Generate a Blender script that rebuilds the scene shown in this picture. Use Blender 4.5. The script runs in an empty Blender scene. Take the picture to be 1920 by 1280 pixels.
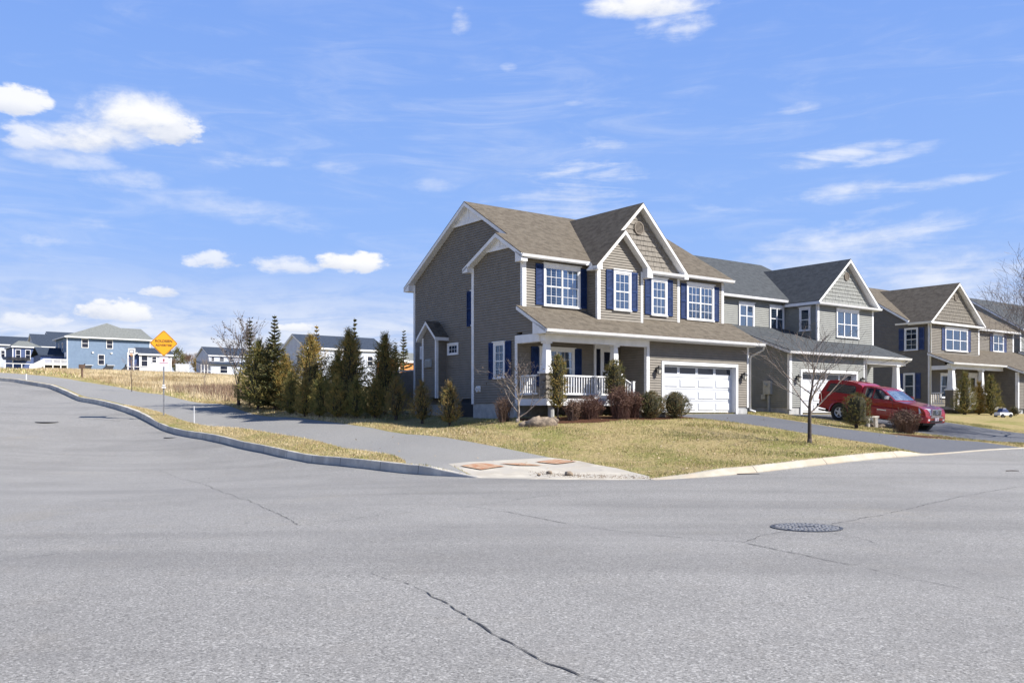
import bpy, math, random
import numpy as np
from mathutils import Vector
from mathutils.geometry import delaunay_2d_cdt, tessellate_polygon
scene = bpy.context.scene
COL = scene.collection
# ------------------------------------------------------------------ camera
F = 1745.0; HY = 775.0; CZ = 1.6
cam = bpy.data.cameras.new("camera"); camo = bpy.data.objects.new("camera", cam); COL.objects.link(camo)
cam.lens = 36*F/1920; cam.sensor_width = 36; cam.shift_y = (HY-640)/1920
cam.clip_end = 3000; cam.clip_start = .1
camo.location = (0, 0, CZ); camo.rotation_euler = (math.radians(90), 0, 0)
scene.camera = camo
# ------------------------------------------------------------------ view
scene.view_settings.view_transform = 'Standard'; scene.view_settings.look = 'None'
scene.view_settings.gamma = 1; scene.view_settings.exposure = 0.8
# sun direction: from the right, a little behind the houses
SD = Vector((1.05, -.3, .95)).normalized()
SEL = math.asin(SD.z); SAZ = math.atan2(SD.x, SD.y)
sun = bpy.data.lights.new("sun", 'SUN'); suno = bpy.data.objects.new("sun", sun); COL.objects.link(suno)
sun.energy = 5.0; sun.angle = math.radians(.53); sun.color = (1, .955, .88)
suno.rotation_euler = (-SD).to_track_quat('-Z', 'Y').to_euler(); suno.location = (40, 10, 60)
# ------------------------------------------------------------------ sky with clouds
world = bpy.data.worlds.new("World"); scene.world = world; world.use_nodes = True
NT = world.node_tree
for n in list(NT.nodes): NT.nodes.remove(n)
def N(nt, t, **k):
    n = nt.nodes.new(t)
    for a, b in k.items(): setattr(n, a, b)
    return n
class G:
    """tiny expression helper for shader maths"""
    def __init__(s, nt): s.nt = nt
    def put(s, sock, v):
        if isinstance(v, (int, float)): sock.default_value = v
        elif isinstance(v, (tuple, list)): sock.default_value = v
        else: s.nt.links.new(v, sock)
    def m(s, op, a, b=0.0, c=None, clamp=False):
        n = N(s.nt, 'ShaderNodeMath', operation=op, use_clamp=clamp); s.put(n.inputs[0], a); s.put(n.inputs[1], b)
        if c is not None: s.put(n.inputs[2], c)
        return n.outputs[0]
    def mix(s, f, a, b, blend='MIX'):
        n = N(s.nt, 'ShaderNodeMix', data_type='RGBA', blend_type=blend)
        s.put(n.inputs[0], f); s.put(n.inputs[6], a); s.put(n.inputs[7], b); return n.outputs[2]
    def ss(s, v, a, b, c=0.0, d=1.0):
        n = N(s.nt, 'ShaderNodeMapRange', interpolation_type='SMOOTHSTEP'); s.put(n.inputs[0], v)
        n.inputs[1].default_value = a; n.inputs[2].default_value = b; n.inputs[3].default_value = c; n.inputs[4].default_value = d
        return n.outputs[0]
    def noise(s, vec, scale, detail=4, rough=.55, dist=0.0):
        n = N(s.nt, 'ShaderNodeTexNoise'); s.nt.links.new(vec, n.inputs['Vector']); n.inputs['Scale'].default_value = scale
        n.inputs['Detail'].default_value = detail; n.inputs['Roughness'].default_value = rough; n.inputs['Distortion'].default_value = dist
        return n.outputs[0]
g = G(NT)
sky = N(NT, 'ShaderNodeTexSky', sky_type='NISHITA', sun_disc=False, sun_elevation=SEL, sun_rotation=SAZ)
sky.air_density = 1.0; sky.dust_density = .3; sky.ozone_density = 2.0
tc = N(NT, 'ShaderNodeTexCoord'); sep = N(NT, 'ShaderNodeSeparateXYZ'); NT.links.new(tc.outputs['Generated'], sep.inputs[0])
az = g.m('ARCTAN2', sep.outputs[0], sep.outputs[1]); el = g.m('ARCSINE', sep.outputs[2])
cmb = N(NT, 'ShaderNodeCombineXYZ'); NT.links.new(az, cmb.inputs[0]); NT.links.new(g.m('MULTIPLY', el, 2.0), cmb.inputs[1])
skyv = cmb.outputs[0]
n1 = g.noise(skyv, 11, 9, .62, .3); n2 = g.noise(skyv, 34, 7, .62, .2); n3 = g.noise(skyv, 2.2, 5, .6, .8)
mp = N(NT, 'ShaderNodeMapping'); NT.links.new(skyv, mp.inputs[0]); mp.inputs['Rotation'].default_value = (0, 0, math.radians(-8)); mp.inputs['Scale'].default_value = (1, 3.2, 1)
nw = g.noise(mp.outputs[0], 7, 7, .65, 1.2)
CL = [ # azimuth/elevation blobs: px, py, rx, ry, density, wispiness, tilt
 (265,228,112,56,1.0,0,0),(175,262,130,44,.95,0,-.1),(80,268,95,30,.75,0,0),(322,248,62,46,.95,0,0),(120,300,120,26,.5,.2,0),
 (20,190,62,30,.95,0,0),(235,168,60,14,.4,.6,0),(1205,12,140,34,1.0,.25,0),(1265,48,80,30,.85,.4,0),
 (865,42,24,26,.8,.5,0),(655,495,82,24,1.0,0,0),(540,500,90,24,.75,.2,0),(400,492,55,22,.75,.1,0),
 (85,452,46,14,.6,.3,0),(175,416,62,16,.5,.5,0),(240,337,90,24,.55,.4,0),(420,298,80,16,.5,.7,0),
 (450,395,200,34,.55,.5,.12),(630,318,60,18,.4,.8,0),(530,303,30,12,.35,.8,0),(815,348,70,16,.45,.8,0),
 (1130,265,85,22,.65,1,0),(1100,330,150,42,.75,1,0),(1060,385,170,30,.6,.9,0),(1320,390,70,12,.4,.9,0),
 (1590,285,120,22,.8,.9,-.12),(1680,290,90,14,.6,.9,-.15),(1590,360,110,22,.95,.6,-.05),(1750,345,150,12,.75,.7,-.06),(1500,205,44,14,.55,.9,0),
 (1600,450,240,46,.85,.6,-.1),(1730,430,120,26,.6,.8,-.1),(1500,490,190,44,.85,.4,0),(1800,520,260,60,.9,.4,0),(1640,400,90,14,.5,.9,-.2),
 (300,550,40,16,.85,.1,0),(215,585,80,26,.95,0,0),(60,600,90,26,.8,.2,0),(560,615,40,12,.9,0,0),(120,540,150,20,.55,.5,0),(620,590,180,24,.6,.5,0),(440,560,160,20,.5,.5,0),
 (950,128,22,12,.5,.6,0),(1075,193,24,8,.4,.8,0)]
dens = None; under = None
fl = g.m('MULTIPLY', g.m('SUBTRACT', n1, .5), 3.4); fl = g.m('ADD', fl, g.m('MULTIPLY', g.m('SUBTRACT', n2, .5), 1.3))
fl2 = g.m('ADD', fl, g.m('MULTIPLY', g.m('SUBTRACT', n2, .5), 2.4))
fw = g.m('ADD', g.m('MULTIPLY', g.m('SUBTRACT', nw, .5), 4.6), g.m('MULTIPLY', g.m('SUBTRACT', n2, .5), 1.6))
for (px, py, rx, ry, dn, wi, tl) in CL:
    u = (px-960)/F; v = (HY-py)/F; a0 = math.atan(u); e0 = math.atan(v*math.cos(a0))
    dx = g.m('SUBTRACT', az, a0); dy = g.m('SUBTRACT', el, e0)
    if tl: dy = g.m('ADD', dy, g.m('MULTIPLY', dx, tl))
    dx = g.m('MULTIPLY', dx, F/rx); dy = g.m('MULTIPLY', dy, F/ry)
    if wi < .3: dyr = g.m('MAXIMUM', dy, g.m('MULTIPLY', dy, -1.5))
    else: dyr = dy
    r2 = g.m('ADD', g.m('MULTIPLY', dx, dx), g.m('MULTIPLY', dyr, dyr))
    b = g.m('SUBTRACT', 1.0, r2)
    if wi < 1: b = g.m('ADD', b, g.m('MULTIPLY', fl if rx > 100 else fl2, (1-wi)*(.66 if rx > 100 else .8))); b = g.m('ADD', b, .12)
    if wi > 0: b = g.m('ADD', b, g.m('MULTIPLY', fw, wi))
    w = (.8 if rx < 90 else 1.1) if wi < .3 else 2.0
    s = g.ss(b, .12, .12+w, 0, dn if wi < .3 else dn*.85)
    dens = s if dens is None else g.m('MAXIMUM', dens, s)
    if wi < .3 and dn > .65:
        q = g.m('MULTIPLY', s, g.ss(g.m('ADD', dy, g.m('MULTIPLY', fl, .35)), .35, -.75))
        under = q if under is None else g.m('MAXIMUM', under, q)
# hazy broken band low over the horizon
band = g.m('MULTIPLY', g.ss(el, .05, .17, 1, 0), g.ss(g.m('ADD', nw, g.m('MULTIPLY', n1, .6)), .56, .92))
dens = g.m('MAXIMUM', dens, g.m('MULTIPLY', band, .72))
lump = g.m('MULTIPLY', g.ss(el, .055, .115, 1, 0), g.ss(g.m('ADD', n1, g.m('MULTIPLY', n2, .5)), .74, .92))
dens = g.m('MAXIMUM', dens, g.m('MULTIPLY', lump, .85))
bright = g.m('SUBTRACT', g.ss(g.m('ADD', n1, g.m('MULTIPLY', n2, .4)), .4, .8, .35, 1), g.m('MULTIPLY', under, .75), clamp=True)
ccol = g.mix(bright, (3.8, 4.2, 5.2, 1), (6.4, 6.45, 6.6, 1))
# clearer, more violet-blue air than the model's own
skc = g.mix(1.0, sky.outputs[0], (1.3, 1.05, 1.12, 1), 'MULTIPLY')
grad = g.mix(g.ss(el, .0, .2), (3.2, 3.9, 5.4, 1), (1.85, 3.2, 6.2, 1)); grad = g.mix(g.ss(el, .12, .5), grad, (1.3, 2.5, 5.9, 1))
grad = g.mix(g.ss(el, .44, .95), grad, (.3, .8, 2.1, 1))
skc = g.mix(.9, skc, grad)
cir = g.m('MULTIPLY', g.ss(g.m('ADD', g.m('MULTIPLY', nw, .55), g.m('MULTIPLY', n3, .7)), .56, .86), g.ss(el, .5, .3, 0, .25))
dens = g.m('MAXIMUM', dens, cir)
fin = g.mix(dens, skc, ccol)
bg = N(NT, 'ShaderNodeBackground'); NT.links.new(fin, bg.inputs[0]); bg.inputs[1].default_value = .09
wo = N(NT, 'ShaderNodeOutputWorld'); NT.links.new(bg.outputs[0], wo.inputs[0])
world.cycles.sampling_method = 'MANUAL'; world.cycles.sample_map_resolution = 512
scene.cycles.max_bounces = 6; scene.cycles.transparent_max_bounces = 12
# ------------------------------------------------------------------ helpers
def tag(o, label=None, cat=None, group=None, kind=None):
    if label: o['label'] = label
    if cat: o['category'] = cat
    if group: o['group'] = group
    if kind: o['kind'] = kind
    return o
def thing(name, label, cat, loc=(0,0,0), rz=0.0, group=None):
    o = bpy.data.objects.new(name, None); COL.objects.link(o); o.location = loc; o.rotation_euler = (0,0,rz); o.empty_display_size = .3
    return tag(o, label, cat, group)
ANG = math.atan2(.6, .8)
def W(a, b): return (.4+.8*a-.6*b, 35+.6*a+.8*b)
def AB(x, y): x -= .4; y -= 35; return (.8*x+.6*y, -.6*x+.8*y)
class MB:
    def __init__(s, off=(0,0,0)): s.v=[]; s.f=[]; s.uv=[]; s.off=off; s.mi=[]; s.cur=0
    def poly(s, pts):
        pts=[Vector(p) for p in pts]; i=len(s.v); s.v+=[tuple(p) for p in pts]; s.f.append(tuple(range(i,i+len(pts)))); s.mi.append(s.cur)
        n=Vector((0,0,0))
        for k in range(1,len(pts)-1): n+=(pts[k]-pts[0]).cross(pts[k+1]-pts[0])
        if n.length<1e-12: n=Vector((0,0,1))
        n.normalize(); h=Vector((0,0,1)).cross(n)
        if h.length<.05: h=Vector((1,0,0))
        h.normalize(); vv=n.cross(h)
        s.uv+=[(p.dot(h),p.dot(vv)) for p in pts]
    def prism(s, bot, top):
        """two matching rings -> closed solid"""
        s.poly(list(reversed(bot))); s.poly(top); n=len(bot)
        for i in range(n): j=(i+1)%n; s.poly([bot[i],bot[j],top[j],top[i]])
    def box(s, x0,x1,y0,y1,z0,z1):
        s.prism([(x0,y0,z0),(x1,y0,z0),(x1,y1,z0),(x0,y1,z0)],[(x0,y0,z1),(x1,y0,z1),(x1,y1,z1),(x0,y1,z1)])
    def mbox(s, m, s0,s1,z0,z1,d0,d1):
        s.prism([m(s0,z0,d0),m(s1,z0,d0),m(s1,z0,d1),m(s0,z0,d1)],[m(s0,z1,d0),m(s1,z1,d0),m(s1,z1,d1),m(s0,z1,d1)])
    def slab(s, pts, t0, t1):
        s.prism([(p[0],p[1],p[2]-t1) for p in pts],[(p[0],p[1],p[2]-t0) for p in pts])
    def tube(s, p, q, r0, r1=None, n=8, caps=True):
        p=Vector(p); q=Vector(q); r1=r0 if r1 is None else r1; d=(q-p)
        if d.length<1e-6: return
        d.normalize(); x=d.orthogonal().normalized(); y=d.cross(x)
        i=len(s.v)
        for c,r in ((p,r0),(q,r1)):
            for k in range(n):
                a=2*math.pi*k/n; s.v.append(tuple(c+x*(r*math.cos(a))+y*(r*math.sin(a))))
        for k in range(n):
            j=(k+1)%n; s.f.append((i+k,i+j,i+n+j,i+n+k)); s.mi.append(s.cur); s.uv+=[(k/n,0),(j/n,0),(j/n,1),(k/n,1)]
        if caps:
            for o in (0,n): s.f.append(tuple(i+o+k for k in range(n))); s.mi.append(s.cur); s.uv+=[(0,0)]*n
    def lathe(s, c, prof, n=16, axis='z', caps=True):
        i=len(s.v); 
        for (r,h) in prof:
            for k in range(n):
                a=2*math.pi*k/n; x,y=r*math.cos(a),r*math.sin(a)
                s.v.append((c[0]+x,c[1]+y,c[2]+h) if axis=='z' else (c[0]+x,c[1]+h,c[2]+y))
        for m in range(len(prof)-1):
            for k in range(n):
                j=(k+1)%n; s.f.append((i+m*n+k,i+m*n+j,i+m*n+n+j,i+m*n+n+k)); s.mi.append(s.cur); s.uv+=[(k/n,m),(j/n,m),(j/n,m+1),(k/n,m+1)]
        for m in (0,len(prof)-1):
            if caps and prof[m][0]>1e-4: s.f.append(tuple(i+m*n+k for k in range(n))); s.mi.append(s.cur); s.uv+=[(0,0)]*n
    def build(s, name, mat, parent=None, smooth=False, bevel=0, label=None):
        me=bpy.data.meshes.new(name); o=s.off
        me.from_pydata([(v[0]-o[0],v[1]-o[1],v[2]-o[2]) for v in s.v],[],s.f)
        l=me.uv_layers.new(name='UVMap'); l.data.foreach_set('uv',[c for uv in s.uv for c in uv])
        mats=mat if isinstance(mat,(list,tuple)) else [mat]
        for m in mats: me.materials.append(m)
        if len(mats)>1: me.polygons.foreach_set('material_index',s.mi)
        if smooth: me.polygons.foreach_set('use_smooth',[True]*len(s.f))
        ob=bpy.data.objects.new(name,me); COL.objects.link(ob)
        if parent: ob.parent=parent
        if bevel:
            w=ob.modifiers.new('weld','WELD'); w.merge_threshold=.0005
            b=ob.modifiers.new('bevel','BEVEL'); b.width=bevel; b.segments=2; b.limit_method='ANGLE'; b.angle_limit=math.radians(35)
        if label: ob['label']=label
        return ob
# ------------------------------------------------------------------ materials
def mat(name, c1, c2=None, scale=5.0, rough=.8, bump=0.0, bscale=None, spec=.5, detail=5, metal=0.0, coords='Object', lo=.35, hi=.65, c3=None, s3=1.0, coat=0.0, stretch=None):
    m=bpy.data.materials.new(name); m.use_nodes=True; nt=m.node_tree; gg=G(nt); bs=nt.nodes['Principled BSDF']
    bs.inputs['Roughness'].default_value=rough; bs.inputs['Specular IOR Level'].default_value=spec; bs.inputs['Metallic'].default_value=metal
    if coat: bs.inputs['Coat Weight'].default_value=coat; bs.inputs['Coat Roughness'].default_value=.04
    t=N(nt,'ShaderNodeTexCoord').outputs[coords]
    if stretch:
        k=N(nt,'ShaderNodeMapping'); nt.links.new(t,k.inputs[0]); k.inputs['Scale'].default_value=stretch; t=k.outputs[0]
    c=(*c1,1)
    if c2:
        c=gg.mix(gg.ss(gg.noise(t,scale,detail,.6),lo,hi),(*c1,1),(*c2,1))
    if c3:
        c=gg.mix(gg.ss(gg.noise(t,s3,4,.6),.42,.62),c,(*c3,1))
    gg.put(bs.inputs['Base Color'],c)
    if bump:
        b=N(nt,'ShaderNodeBump'); b.inputs['Strength'].default_value=1; b.inputs['Distance'].default_value=bump
        nt.links.new(gg.noise(t,bscale or scale,5,.6),b.inputs['Height']); nt.links.new(b.outputs[0],bs.inputs['Normal'])
    return m
M={}; ANG0=math.atan2(.6,.8)
M['siding_taupe']=mat('taupe_vinyl',(.205,.182,.152),(.178,.158,.132),3,.6,spec=.3)
M['siding_grey']=mat('grey_vinyl',(.235,.24,.222),(.21,.213,.2),3,.55,spec=.4)
M['siding_brown']=mat('brown_vinyl',(.17,.15,.12),(.148,.13,.105),3,.55,spec=.4)
M['siding_bluegrey']=mat('blue_vinyl',(.145,.215,.32),(.125,.19,.29),2,.6)
M['siding_white']=mat('white_vinyl',(.52,.56,.64),(.46,.49,.57),1,.6)
M['siding_navy']=mat('navy_vinyl',(.05,.09,.22),(.04,.07,.18),2,.6)
M['orange_wall']=mat('orange_boards',(.6,.24,.05),(.5,.19,.04),2,.7)
M['trim']=mat('white_trim',(.76,.76,.77),(.68,.68,.685),2.5,.55,spec=.35)
M['navy']=mat('navy_shutter',(.014,.036,.12),(.01,.026,.09),4,.7,spec=.2)
M['black']=mat('black_metal',(.015,.015,.017),None,rough=.45)
M['concrete']=mat('foundation_concrete',(.42,.42,.41),(.32,.32,.32),4,.9,.004,30)
M['door_white']=mat('garage_white',(.62,.63,.65),(.57,.58,.6),1.5,.5)
M['wood_shake']=mat('shake_edge',(.2,.165,.13),(.14,.115,.09),6,.8)
M['curtain']=mat('curtain_cloth',(.33,.34,.35),(.2,.21,.23),6,.9,stretch=(9,9,.4))
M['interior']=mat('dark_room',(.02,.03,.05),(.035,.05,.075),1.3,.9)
M['meter']=mat('meter_grey',(.42,.44,.45),(.36,.38,.39),6,.45,metal=.3)
M['galv']=mat('galvanised_steel',(.3,.3,.31),(.2,.2,.21),12,.45,metal=.6)
M['lamp_glass']=mat('frosted_lamp_glass',(.5,.48,.42),None,rough=.25)
M['porch_floor']=mat('porch_boards',(.3,.29,.28),(.25,.24,.24),5,.7)
def glass():
    m=bpy.data.materials.new('window_glass'); m.use_nodes=True; nt=m.node_tree; gg=G(nt); nt.nodes.remove(nt.nodes['Principled BSDF'])
    out=nt.nodes['Material Output']; gl=N(nt,'ShaderNodeBsdfGlossy'); gl.inputs[0].default_value=(.6,.72,.88,1); gl.inputs['Roughness'].default_value=.015
    tr=N(nt,'ShaderNodeBsdfTransparent'); tr.inputs[0].default_value=(.5,.6,.72,1)
    lw=N(nt,'ShaderNodeLayerWeight'); lw.inputs[0].default_value=.35
    t=N(nt,'ShaderNodeTexCoord'); b=N(nt,'ShaderNodeBump'); b.inputs['Distance'].default_value=.004; b.inputs['Strength'].default_value=.5
    nt.links.new(gg.noise(t.outputs['Object'],1.6,2),b.inputs['Height']); nt.links.new(b.outputs[0],gl.inputs['Normal'])
    mx=N(nt,'ShaderNodeMixShader'); nt.links.new(gg.m('ADD',gg.m('MULTIPLY',lw.outputs['Fresnel'],.26),.05,clamp=True),mx.inputs[0])
    nt.links.new(tr.outputs[0],mx.inputs[1]); nt.links.new(gl.outputs[0],mx.inputs[2]); nt.links.new(mx.outputs[0],out.inputs[0]); return m
M['glass']=glass()
def shingles(name, c1, c2, c3):
    m=bpy.data.materials.new(name); m.use_nodes=True; nt=m.node_tree; gg=G(nt); bs=nt.nodes['Principled BSDF']; bs.inputs['Roughness'].default_value=.95; bs.inputs['Specular IOR Level'].default_value=.15
    t=N(nt,'ShaderNodeTexCoord').outputs['UV']
    br=N(nt,'ShaderNodeTexBrick'); nt.links.new(t,br.inputs['Vector']); br.offset=.37; br.inputs['Scale'].default_value=1; br.inputs['Brick Width'].default_value=.27; br.inputs['Row Height'].default_value=.14
    br.inputs['Mortar Size'].default_value=.007; br.inputs['Bias'].default_value=0; br.inputs['Color1'].default_value=(*c1,1); br.inputs['Color2'].default_value=(*c2,1); br.inputs['Mortar'].default_value=(c3[0]*.6,c3[1]*.6,c3[2]*.6,1)
    c=gg.mix(gg.ss(gg.noise(t,3.3,5,.7),.42,.6,0,.6),br.outputs[0],(*c3,1))
    c=gg.mix(gg.ss(gg.noise(t,30,3,.7),.4,.65,0,.45),c,(c1[0]*.55,c1[1]*.55,c1[2]*.55,1))
    gg.put(bs.inputs['Base Color'],c)
    sp=N(nt,'ShaderNodeSeparateXYZ'); nt.links.new(t,sp.inputs[0])
    saw=gg.m('SUBTRACT',1.0,gg.m('FRACT',gg.m('DIVIDE',sp.outputs[1],.14)))
    h=gg.m('ADD',saw,gg.m('MULTIPLY',gg.noise(t,28,3,.7),.9)); h=gg.m('ADD',h,gg.m('MULTIPLY',br.outputs['Fac'],-.6))
    b=N(nt,'ShaderNodeBump'); b.inputs['Distance'].default_value=.008; b.inputs['Strength'].default_value=.6; nt.links.new(h,b.inputs['Height']); nt.links.new(b.outputs[0],bs.inputs['Normal'])
    return m
M['roof_brown']=shingles('brown_shingles',(.142,.12,.093),(.092,.077,.06),(.185,.16,.127))
M['roof_grey']=shingles('grey_shingles',(.078,.085,.092),(.055,.06,.066),(.1,.108,.115))
M['roof_navy']=shingles('blue_grey_shingles',(.045,.06,.09),(.035,.045,.07),(.06,.078,.11))
M['roof_lightgrey']=shingles('light_grey_shingles',(.2,.21,.2),(.15,.16,.155),(.24,.25,.24))
def asphalt(name, base, dark, light, grain, speck=1.0):
    m=bpy.data.materials.new(name); m.use_nodes=True; nt=m.node_tree; gg=G(nt); bs=nt.nodes['Principled BSDF']; bs.inputs['Roughness'].default_value=.85; bs.inputs['Specular IOR Level'].default_value=.3
    t=N(nt,'ShaderNodeTexCoord').outputs['Object']
    n=gg.noise(t,grain,4,.75); c=gg.mix(gg.ss(n,.38,.62),(*dark,1),(*light,1))
    c=gg.mix(.35,c,(*base,1))
    v=N(nt,'ShaderNodeTexVoronoi'); nt.links.new(t,v.inputs['Vector']); v.inputs['Scale'].default_value=grain*1.1
    sx=N(nt,'ShaderNodeSeparateColor'); nt.links.new(v.outputs['Color'],sx.inputs[0])
    c=gg.mix(gg.m('MULTIPLY',gg.ss(sx.outputs[0],.8,.97),.5*speck),c,(min(1,light[0]*1.6),min(1,light[1]*1.6),min(1,light[2]*1.6),1))
    c=gg.mix(gg.m('MULTIPLY',gg.ss(sx.outputs[1],.8,.97),.6*speck),c,(dark[0]*.45,dark[1]*.45,dark[2]*.45,1))
    c=gg.mix(gg.ss(gg.noise(t,.35,5,.65),.4,.7,0,.28),c,(*dark,1))
    c=gg.mix(gg.ss(gg.noise(t,1.3,4,.6),.5,.75,0,.16),c,(base[0]*1.1,base[1]*1.02,base[2]*.9,1))
    c=gg.mix(gg.ss(gg.noise(t,.12,3,.5),.45,.7,0,.22),c,(*light,1))
    if speck>=1:   # worn lanes, faint stains and dusty patches
        k=N(nt,'ShaderNodeMapping'); nt.links.new(t,k.inputs[0]); k.inputs['Rotation'].default_value=(0,0,-ANG0); k.inputs['Scale'].default_value=(.06,.55,1)
        c=gg.mix(gg.ss(gg.noise(k.outputs[0],1.0,4,.55),.46,.66,0,.3),c,(dark[0]*.95,dark[1]*.95,dark[2]*.97,1))
        c=gg.mix(gg.ss(gg.noise(t,.8,6,.7,1.5),.63,.72,0,.35),c,(dark[0]*.75,dark[1]*.75,dark[2]*.75,1))
        c=gg.mix(gg.ss(gg.noise(t,.22,6,.7,.6),.56,.74,0,.3),c,(base[0]*1.25,base[1]*1.16,base[2]*.98,1))
    gg.put(bs.inputs['Base Color'],c)
    b=N(nt,'ShaderNodeBump'); b.inputs['Distance'].default_value=.009; b.inputs['Strength'].default_value=.55
    nt.links.new(gg.m('ADD',n,gg.m('MULTIPLY',sx.outputs[0],.5)),b.inputs['Height']); nt.links.new(b.outputs[0],bs.inputs['Normal'])
    return m
M['road']=asphalt('worn_asphalt',(.232,.225,.214),(.135,.131,.125),(.355,.345,.33),60)
M['path']=asphalt('path_asphalt',(.245,.239,.228),(.205,.2,.191),(.29,.284,.272),60,.6)
M['drive']=asphalt('driveway_asphalt',(.1,.105,.12),(.08,.083,.095),(.15,.155,.17),45,.6)
def lawnmat():
    m=bpy.data.materials.new('lawn_turf'); m.use_nodes=True; nt=m.node_tree; gg=G(nt); bs=nt.nodes['Principled BSDF']; bs.inputs['Roughness'].default_value=.95; bs.inputs['Specular IOR Level'].default_value=.1
    t=N(nt,'ShaderNodeTexCoord').outputs['Object']
    c=gg.mix(gg.ss(gg.noise(t,9,5,.7),.35,.65),(.27,.215,.1,1),(.42,.33,.17,1))
    c=gg.mix(gg.ss(gg.noise(t,.55,6,.7),.46,.64,0,.75),c,(.19,.2,.055,1))
    c=gg.mix(gg.ss(gg.noise(t,2.1,5,.7),.5,.7,0,.6),c,(.25,.24,.08,1))
    c=gg.mix(gg.ss(gg.noise(t,3.7,5,.75),.56,.72,0,.6),c,(.15,.105,.06,1))
    gg.put(bs.inputs['Base Color'],c)
    b=N(nt,'ShaderNodeBump'); b.inputs['Distance'].default_value=.05; b.inputs['Strength'].default_value=.9; nt.links.new(gg.noise(t,13,5,.75),b.inputs['Height']); nt.links.new(b.outputs[0],bs.inputs['Normal']); return m
M['lawn']=lawnmat()
M['mulch']=mat('bark_mulch',(.12,.055,.03),(.05,.025,.018),14,.95,.05,22,spec=.1)
M['ramp']=mat('ramp_concrete',(.5,.46,.385),(.38,.34,.28),1.6,.85,.004,40,c3=(.4,.37,.32),s3=1.1)
M['kerb']=mat('granite_kerb',(.62,.57,.49),(.42,.385,.33),1.4,.85,.006,20,c3=(.4,.38,.35),s3=.8)
M['kerb2']=mat('cream_concrete_kerb',(.45,.42,.35),(.34,.31,.25),1.6,.85,.006,20,c3=(.4,.33,.25),s3=.7)
M['tactile']=mat('worn_orange_paving',(.36,.17,.09),(.42,.3,.2),6,.85,.006,40,lo=.4,hi=.6)
M['crack']=mat('dark_crack',(.03,.03,.033),(.06,.06,.065),20,.95)  # near-black strips for road cracks and kerb joints
M['iron']=mat('cast_iron',(.075,.075,.08),(.12,.12,.125),20,.5,metal=.5)
M['bark']=mat('grey_bark',(.27,.22,.185),(.14,.11,.095),6,.9,.01,20,stretch=(1,1,.3))
M['lid']=mat('worn_iron_ribs',(.3,.3,.31),(.2,.2,.205),20,.6)
M['bark_dark']=mat('dark_bark',(.07,.05,.042),(.035,.027,.025),9,.85,.01,20)
M['litter']=mat('dead_leaves',(.5,.4,.26),(.3,.2,.12),3,.8)
M['bark_pale']=mat('pale_bark',(.3,.26,.22),(.17,.13,.11),9,.85,.01,20)
M['twig_red']=mat('reddish_twigs',(.2,.11,.08),(.12,.065,.045),9,.85)
M['twig_brown']=mat('brown_twigs',(.25,.16,.11),(.13,.08,.055),9,.85)
def foliage(name,c1,c2,c3=None,s=1.6):
    m=mat(name,c1,c2,s,.75,spec=.25,detail=6,c3=c3,s3=5); m.use_backface_culling=False; return m
M['arb']=foliage('arborvitae_green',(.19,.19,.055),(.1,.11,.035),(.34,.26,.08))
M['arb_olive']=foliage('arborvitae_bronze',(.36,.26,.07),(.19,.15,.05),(.42,.27,.08))
M['spruce']=foliage('spruce_needles',(.08,.1,.045),(.11,.12,.045),(.18,.15,.06))
M['box']=foliage('boxwood_leaves',(.075,.085,.03),(.05,.06,.022),(.2,.15,.06),4)
M['holly']=foliage('variegated_leaves',(.08,.09,.03),(.28,.26,.12),(.26,.17,.08),6)
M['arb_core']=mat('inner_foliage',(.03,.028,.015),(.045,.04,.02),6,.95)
M['straw']=mat('dry_field_grass',(.75,.63,.43),(.6,.49,.32),.7,.9,spec=.1,c3=(.3,.21,.12),s3=.25)
M['blade_green']=mat('lawn_blade_green',(.27,.28,.08),(.19,.21,.06),.8,.8,spec=.2)
M['blade_dry']=mat('lawn_blade_dry',(.56,.45,.25),(.4,.3,.15),.9,.85,spec=.2)
M['rock']=mat('field_stone',(.3,.235,.17),(.13,.1,.075),5,.9,.03,9)
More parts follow.
